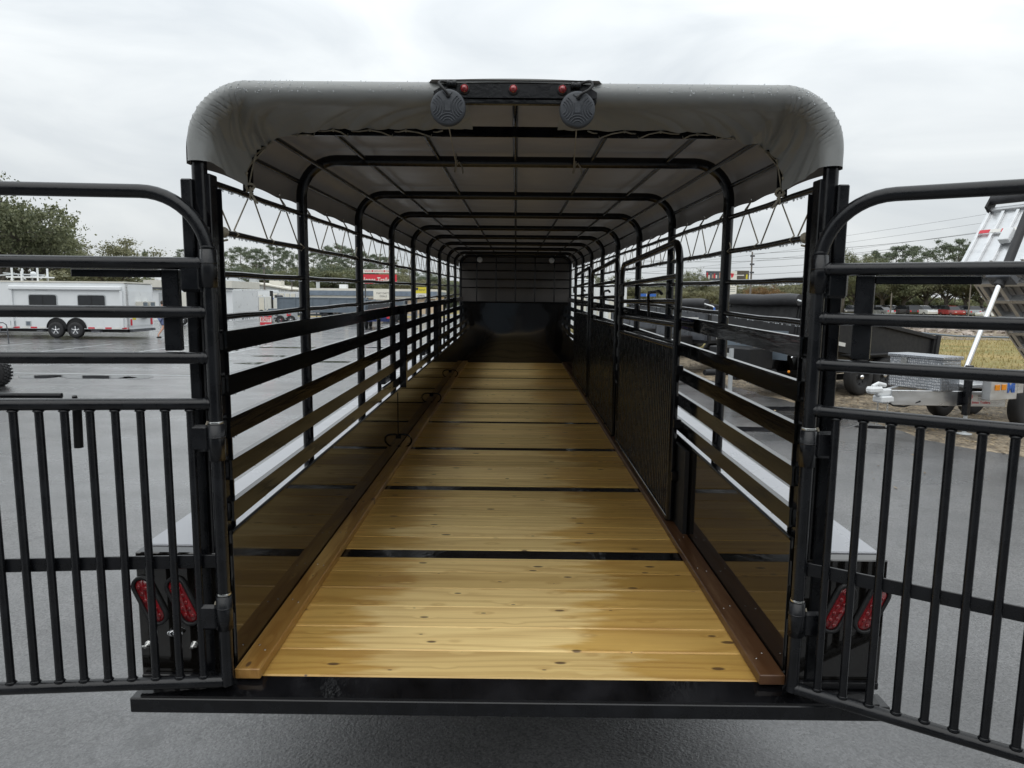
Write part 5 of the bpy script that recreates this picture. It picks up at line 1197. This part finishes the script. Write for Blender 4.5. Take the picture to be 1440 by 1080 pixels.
q = MB(); q.prism([(-6.3, 2.601), (5.3, 2.601), (-.5, 3.4)], 'Y', -.3, 10); q.build('roof', 'greymetal', t); part(t, 'door', 'slate', (-1, 1, -.05, -.002, 0, 2.1))
# white trailers far ahead on the right, seen through the side
for i, (u, D, w, h) in enumerate([(806, 44, 1.3, 3.3), (836, 48, 1.6, 3.0), (852, 40, 1.15, 2.9)]):
    box_trailer('enclosed_trailer', ('tall white trailer farthest forward beyond the front side rails', 'middle white trailer beyond the front side rails', 'nearest white trailer beyond the folded centre gates')[i], xat(u, D), D, w, 3.5, h, [(.15, .8, .6, 2.2)])
t = thing('skid_crate', 'small yellow crate standing beyond the white trailers on the grass', 'crate', (xat(868, 42), 42, 0)); part(t, 'crate_body', 'yellow', (0, 1.6, 0, 1, .1, .8), b=.03); part(t, 'skid', 'bark', (0, 1.6, .1, .9, 0, .099)); part(t, 'lid', 'bark', (-.02, 1.62, -.02, 1.02, .801, .85))

# aluminium dump trailer, bed raised, at the right edge
ax_ = Vector((.93, .37, 0)).normalized(); rzB = atan2(ax_.y, ax_.x)
t = thing('aluminium_dump_trailer', 'bare aluminium dump trailer with its bed raised and a diamond plate toolbox', 'dump trailer', (5.75, 11.0, 0), rzB)
t.scale = (.9, .9, 1.06)
# local: x back along the trailer, y across (positive = away from the camera)
for s_ in (-1, 1):
    d0 = Vector((.12, s_*.06, .50)); d1 = Vector((1.85, s_*.86, .50)); q = MB(); dd = d1-d0; ang = atan2(dd.y, dd.x)
    q.box(0, dd.length, -.035, .035, -.115, .105, .006, Matrix.Translation(d0) @ Matrix.Rotation(ang, 4, 'Z')); q.build('tongue_arm', 'alu', t)
q = MB(); q.box(-.16, .16, -.06, .06, .52, .62, .02); q.box(-.34, -.05, -.075, .075, .56, .66, .03); q.box(-.12, .22, -.11, .11, .42, .519, .02); q.tube([(-.25, 0, .66), (-.12, 0, .70), (.05, 0, .67)], .03, 8); q.build('coupler', 'white', t)
for s_ in (-.10, .10):
    ch = MB()
    for k in range(9):
        z = .42-k*.042; ch.tube([(.02+.012*cos(a) if k % 2 else .02, s_+(0 if k % 2 else .012*cos(a)), z+.028*sin(a)) for a in [2*pi*i/8 for i in range(8)]], .006, 5, closed=True)
    ch.build('safety_chain', 'steel', t)
q = MB(); q.tube([(0, -.05, .45), (.15, -.10, .38), (.35, -.16, .36), (.55, -.3, .45)], .014, 6); q.build('wiring', 'black', t)
tbx = part(t, 'tool_box', 'diamond', (.72, 1.18, -.52, .52, .60, 1.06), b=.01); part(tbx, 'box_lid', 'diamond', (.69, 1.21, -.55, .55, 1.061, 1.11), b=.01); part(tbx, 'box_latch', 'steel', (.700, .7195, .15, .27, .97, 1.06), b=.004)
jk = part(t, 'jack', 'gate', (1.02, 1.12, -.80, -.70, .28, 1.00), b=.01); part(jk, 'jack_plate', 'gate', (.93, 1.21, -.699, -.68, .42, .62)); q = MB(); q.tube([(1.07, -.75, 0), (1.07, -.75, .30)], .035, 10); q.build('jack_leg', 'greymetal', jk); q = MB(); q.lathe([(.0001, 0), (.12, 0), (.12, .015), (.03, .03)], 'Z', 16, (1.07, -.75, 0)); q.build('jack_foot', 'greymetal', jk)
cmx = part(t, 'front_member', 'alu', (1.86, 2.02, -1.05, 1.05, .60, .80), b=.008); part(t, 'frame_rail', 'alu', (2.021, 5.6, -.72, -.62, .52, .74), b=.006); part(t, 'frame_rail', 'alu', (2.021, 5.6, .62, .72, .52, .74), b=.006); part(t, 'front_deck', 'alu', (1.2101, 1.859, -.70, .70, .66, .70))
part(t, 'side_member', 'alu', (1.2, 1.859, -1.05, -.90, .52, .80), b=.006)
for x_ in (1.30, 1.46): part(t, 'marker_lamp', 'amber', (x_, x_+.11, -1.065, -1.0505, .66, .74), b=.004)
lm = Matrix.Translation((1.70, -1.054, .68)) @ Matrix.Rotation(pi/2, 4, 'X')
text('blue_lettering', 'Mi', .19, 'blue', t, lm, ext=.003, bold=.006)
d0 = Vector((.12, -.06, .50)); dd = Vector((1.85, -.86, .50))-d0; ang = atan2(dd.y, dd.x); LM = Matrix.Translation(d0) @ Matrix.Rotation(ang, 4, 'Z') @ Matrix.Translation((1.5, -.040, 0)) @ Matrix.Rotation(pi/2, 4, 'X')
text('red_sticker', 'Jones Trailers', .055, 'sred', t, LM @ Matrix.Translation((0, -.055, 0)), ext=.001)
q = MB(); q.tube([LM @ Vector((-.18+.03*cos(a), .03+.03*sin(a), 0)) for a in [2*pi*k/16 for k in range(16)]], .003, 5, closed=True); q.build('round_sticker', 'sred', t)
for k in range(4): q = MB(); q.box(-.06, .16-.03*(k % 2), .052-.024*k, .058-.024*k, -.002, .002, 0, LM); q.build('label_line', 'ink', t)
for s_ in (-1, 1):
    for dx in (2.50, 3.36): wheel(t, (dx, s_*.80, .35), .35, .22, 0 if s_ < 0 else pi, 'steel')
# raised bed: hinge at the rear
HB = Matrix.Translation((5.3, 0, .86)) @ Matrix.Rotation(radians(37), 4, 'Y') @ Matrix.Translation((-5.3, 0, -.86))
bd = link('raised_bed', None, t)
def bb(name, m, *a, b=0):
    q = MB(); q.box(*a, b=b, mtx=HB); return q.build(name, m, bd)
x0 = 2.55
bb('bed_floor', 'aludk', x0, 5.4, -1.02, 1.02, .95, .98)
for k in range(7): bb('cross_member', 'alu', x0+.02+k*.46, x0+.10+k*.46, -1.02, 1.02, .84, .949)
for y_ in (-.98, -.62, .54, .90): bb('long_member', 'alu', x0, 5.3, y_, y_+.08, .845, .945)
for k in range(5):
    for j in range(11): bb('floor_slat', 'aludk', x0+.14+k*.46, x0+.44+k*.46, -.92+j*.17, -.92+j*.17+.09, .925, .9495)
bb('front_wall', 'alu', x0-.03, x0, -1.05, 1.05, .84, 1.95)
for k in range(8): bb('wall_rib', 'alu', x0-.09, x0-.0301, -1.04+k*.287, -1.04+k*.287+.06, .86, 1.93, b=.005)
bb('wall_cap', 'alu', x0-.10, x0+.03, -1.07, 1.07, 1.951, 2.02, b=.01)
for k in range(9): bb('reflector', ('sred', 'signw')[k % 2], x0-.096, x0-.0905, -1.0+k*.22, -1.0+k*.22+.21, 1.46, 1.53)
for y_ in (-1.05, 1.01): bb('side_wall', 'alu', x0+.001, 5.3, y_, y_+.04, .84, 1.9)
q = MB(); q.tube([HB @ Vector((x0-.16, yy, 2.13)) for yy in (-1.1, -.6, -.1, .4, 1.0)], [.085, .09, .085, .092, .085], 14); q.build('tarp_roll', 'vinyl', bd)
for y_ in (-1.04, .98): bb('roll_arm', 'black', x0-.22, x0-.02, y_, y_+.05, 1.92, 2.16, b=.01)
pt = HB @ Vector((x0-.12, .05, 1.15)); pb = Vector((1.30, -.35, .88)); dv = (pt-pb)
pb = Vector((1.45, -.40, .88)); dv = Vector((1.25, -.15, 2.75)); q = MB(); q.tube([pb, pb+dv*.56], .042, 12); cy = q.build('hoist_ram', 'chrome', t)
q = MB(); q.tube([pb+dv*.46, pb+dv*.50, pb+dv*1.1], [.085, .075, .07], 14); q.build('hoist_barrel', 'vinyl', t)
q = MB(); c_ = pb+dv*.50; q.box(-.12, .12, -.22, .22, -.05, .05, .01, Matrix.Translation(c_) @ Matrix.Rotation(radians(30), 4, 'Y')); q.build('trunnion', 'dgrey', t)
bb('hoist_bracket', 'white', x0-.20, x0-.0901, -.45, -.20, 1.2, 1.45, b=.01); bb('hoist_bracket', 'white', x0-.20, x0-.0901, .22, .42, 1.2, 1.45, b=.01)

# pipe along the verge
p0, p1 = gnd(1330, 478), gnd(1560, 483.5)
q = MB(); q.tube([(p0.x-1, p0.y+1.5, .35), (p0.x+.5, p0.y, .22), tuple(p0.lerp(p1, .5)+Vector((0, 0, .2))), (p1.x, p1.y, .22)], .05, 8); tag(q.build('verge_pipe', 'slate'), 'grey pipe running low across the dry grass at the right', 'pipe')

# ================================================================== PERSON
def person():
    g = gnd(230, 476); t = thing('person', 'walking person in grey blue T-shirt and blue shorts beyond the left gate', 'person', (g.x, g.y, 0), radians(60))
    def skin(name, m, V, E_, R_, parent, sub=2):
        me = bpy.data.meshes.new(name); me.from_pydata(V, E_, []); me.materials.append(M[m]); o = link(name, me, parent)
        md = o.modifiers.new('skin', 'SKIN'); md.use_smooth_shade = True
        for i, r in enumerate(R_): me.skin_vertices[0].data[i].radius = (r if isinstance(r, tuple) else (r, r))
        me.skin_vertices[0].data[0].use_root = True
        o.modifiers.new('sub', 'SUBSURF').levels = sub; o.modifiers['sub'].render_levels = sub; return o
    # faces +x; y is left. mid-stride
    V = [(0, 0, .95), (0, 0, 1.12), (.01, 0, 1.34), (.01, 0, 1.47), (.03, 0, 1.55), (.045, 0, 1.66), (.04, 0, 1.735),
         (.0, .10, .90), (.16, .11, .52), (.20, .11, .10), (.30, .12, .045),
         (.0, -.10, .90), (-.06, -.11, .52), (-.34, -.11, .17), (-.30, -.12, .045),
         (0, .18, 1.40), (-.08, .23, 1.13), (.08, .25, .92), (.13, .25, .85),
         (0, -.18, 1.40), (.06, -.24, 1.13), (.26, -.22, 1.12), (.34, -.20, 1.14)]
    E_ = [(0, 1), (1, 2), (2, 3), (3, 4), (4, 5), (5, 6), (0, 7), (7, 8), (8, 9), (9, 10), (0, 11), (11, 12), (12, 13), (13, 14), (2, 15), (15, 16), (16, 17), (17, 18), (2, 19), (19, 20), (20, 21), (21, 22)]
    R_ = [(.13, .10), (.13, .10), (.15, .11), .06, .06, .095, .075, .085, .055, .036, .035, .085, .055, .036, .035, .055, .038, .03, .035, .055, .038, .03, .035]
    body = skin('body', 'skin', V, E_, R_, t)
    skin('t_shirt', 'shirt', [(0, 0, .98), (0, 0, 1.15), (.01, 0, 1.35), (.01, 0, 1.46), (0, .19, 1.40), (-.05, .22, 1.22), (0, -.19, 1.40), (.035, -.225, 1.22)], [(0, 1), (1, 2), (2, 3), (2, 4), (4, 5), (2, 6), (6, 7)], [(.17, .13), (.17, .13), (.185, .135), .07, .075, .065, .075, .065], t)
    skin('shorts', 'shorts', [(0, 0, .97), (0, .10, .88), (.11, .11, .60), (0, -.10, .88), (-.045, -.11, .60)], [(0, 1), (1, 2), (0, 3), (3, 4)], [(.155, .12), .12, .10, .12, .10], t)
    for p, c_ in (((.24, .115, .045), 'l'), ((-.33, -.115, .06), 'r')):
        q = MB(); q.ball((p[0]+.03, p[1], .05 if c_ == 'l' else .07), .07, 10, (2.0, .75, .75)); q.build('shoe', 'black', t)
    q = MB(); q.ball((.035, 0, 1.69), .105, 14, (1, .85, 1)); q.build('hair', 'hair', t)
    q = MB(); q.ball((.14, 0, 1.655), .014, 6, (1.2, .8, 1.2)); q.build('nose', 'skin', t)
person()
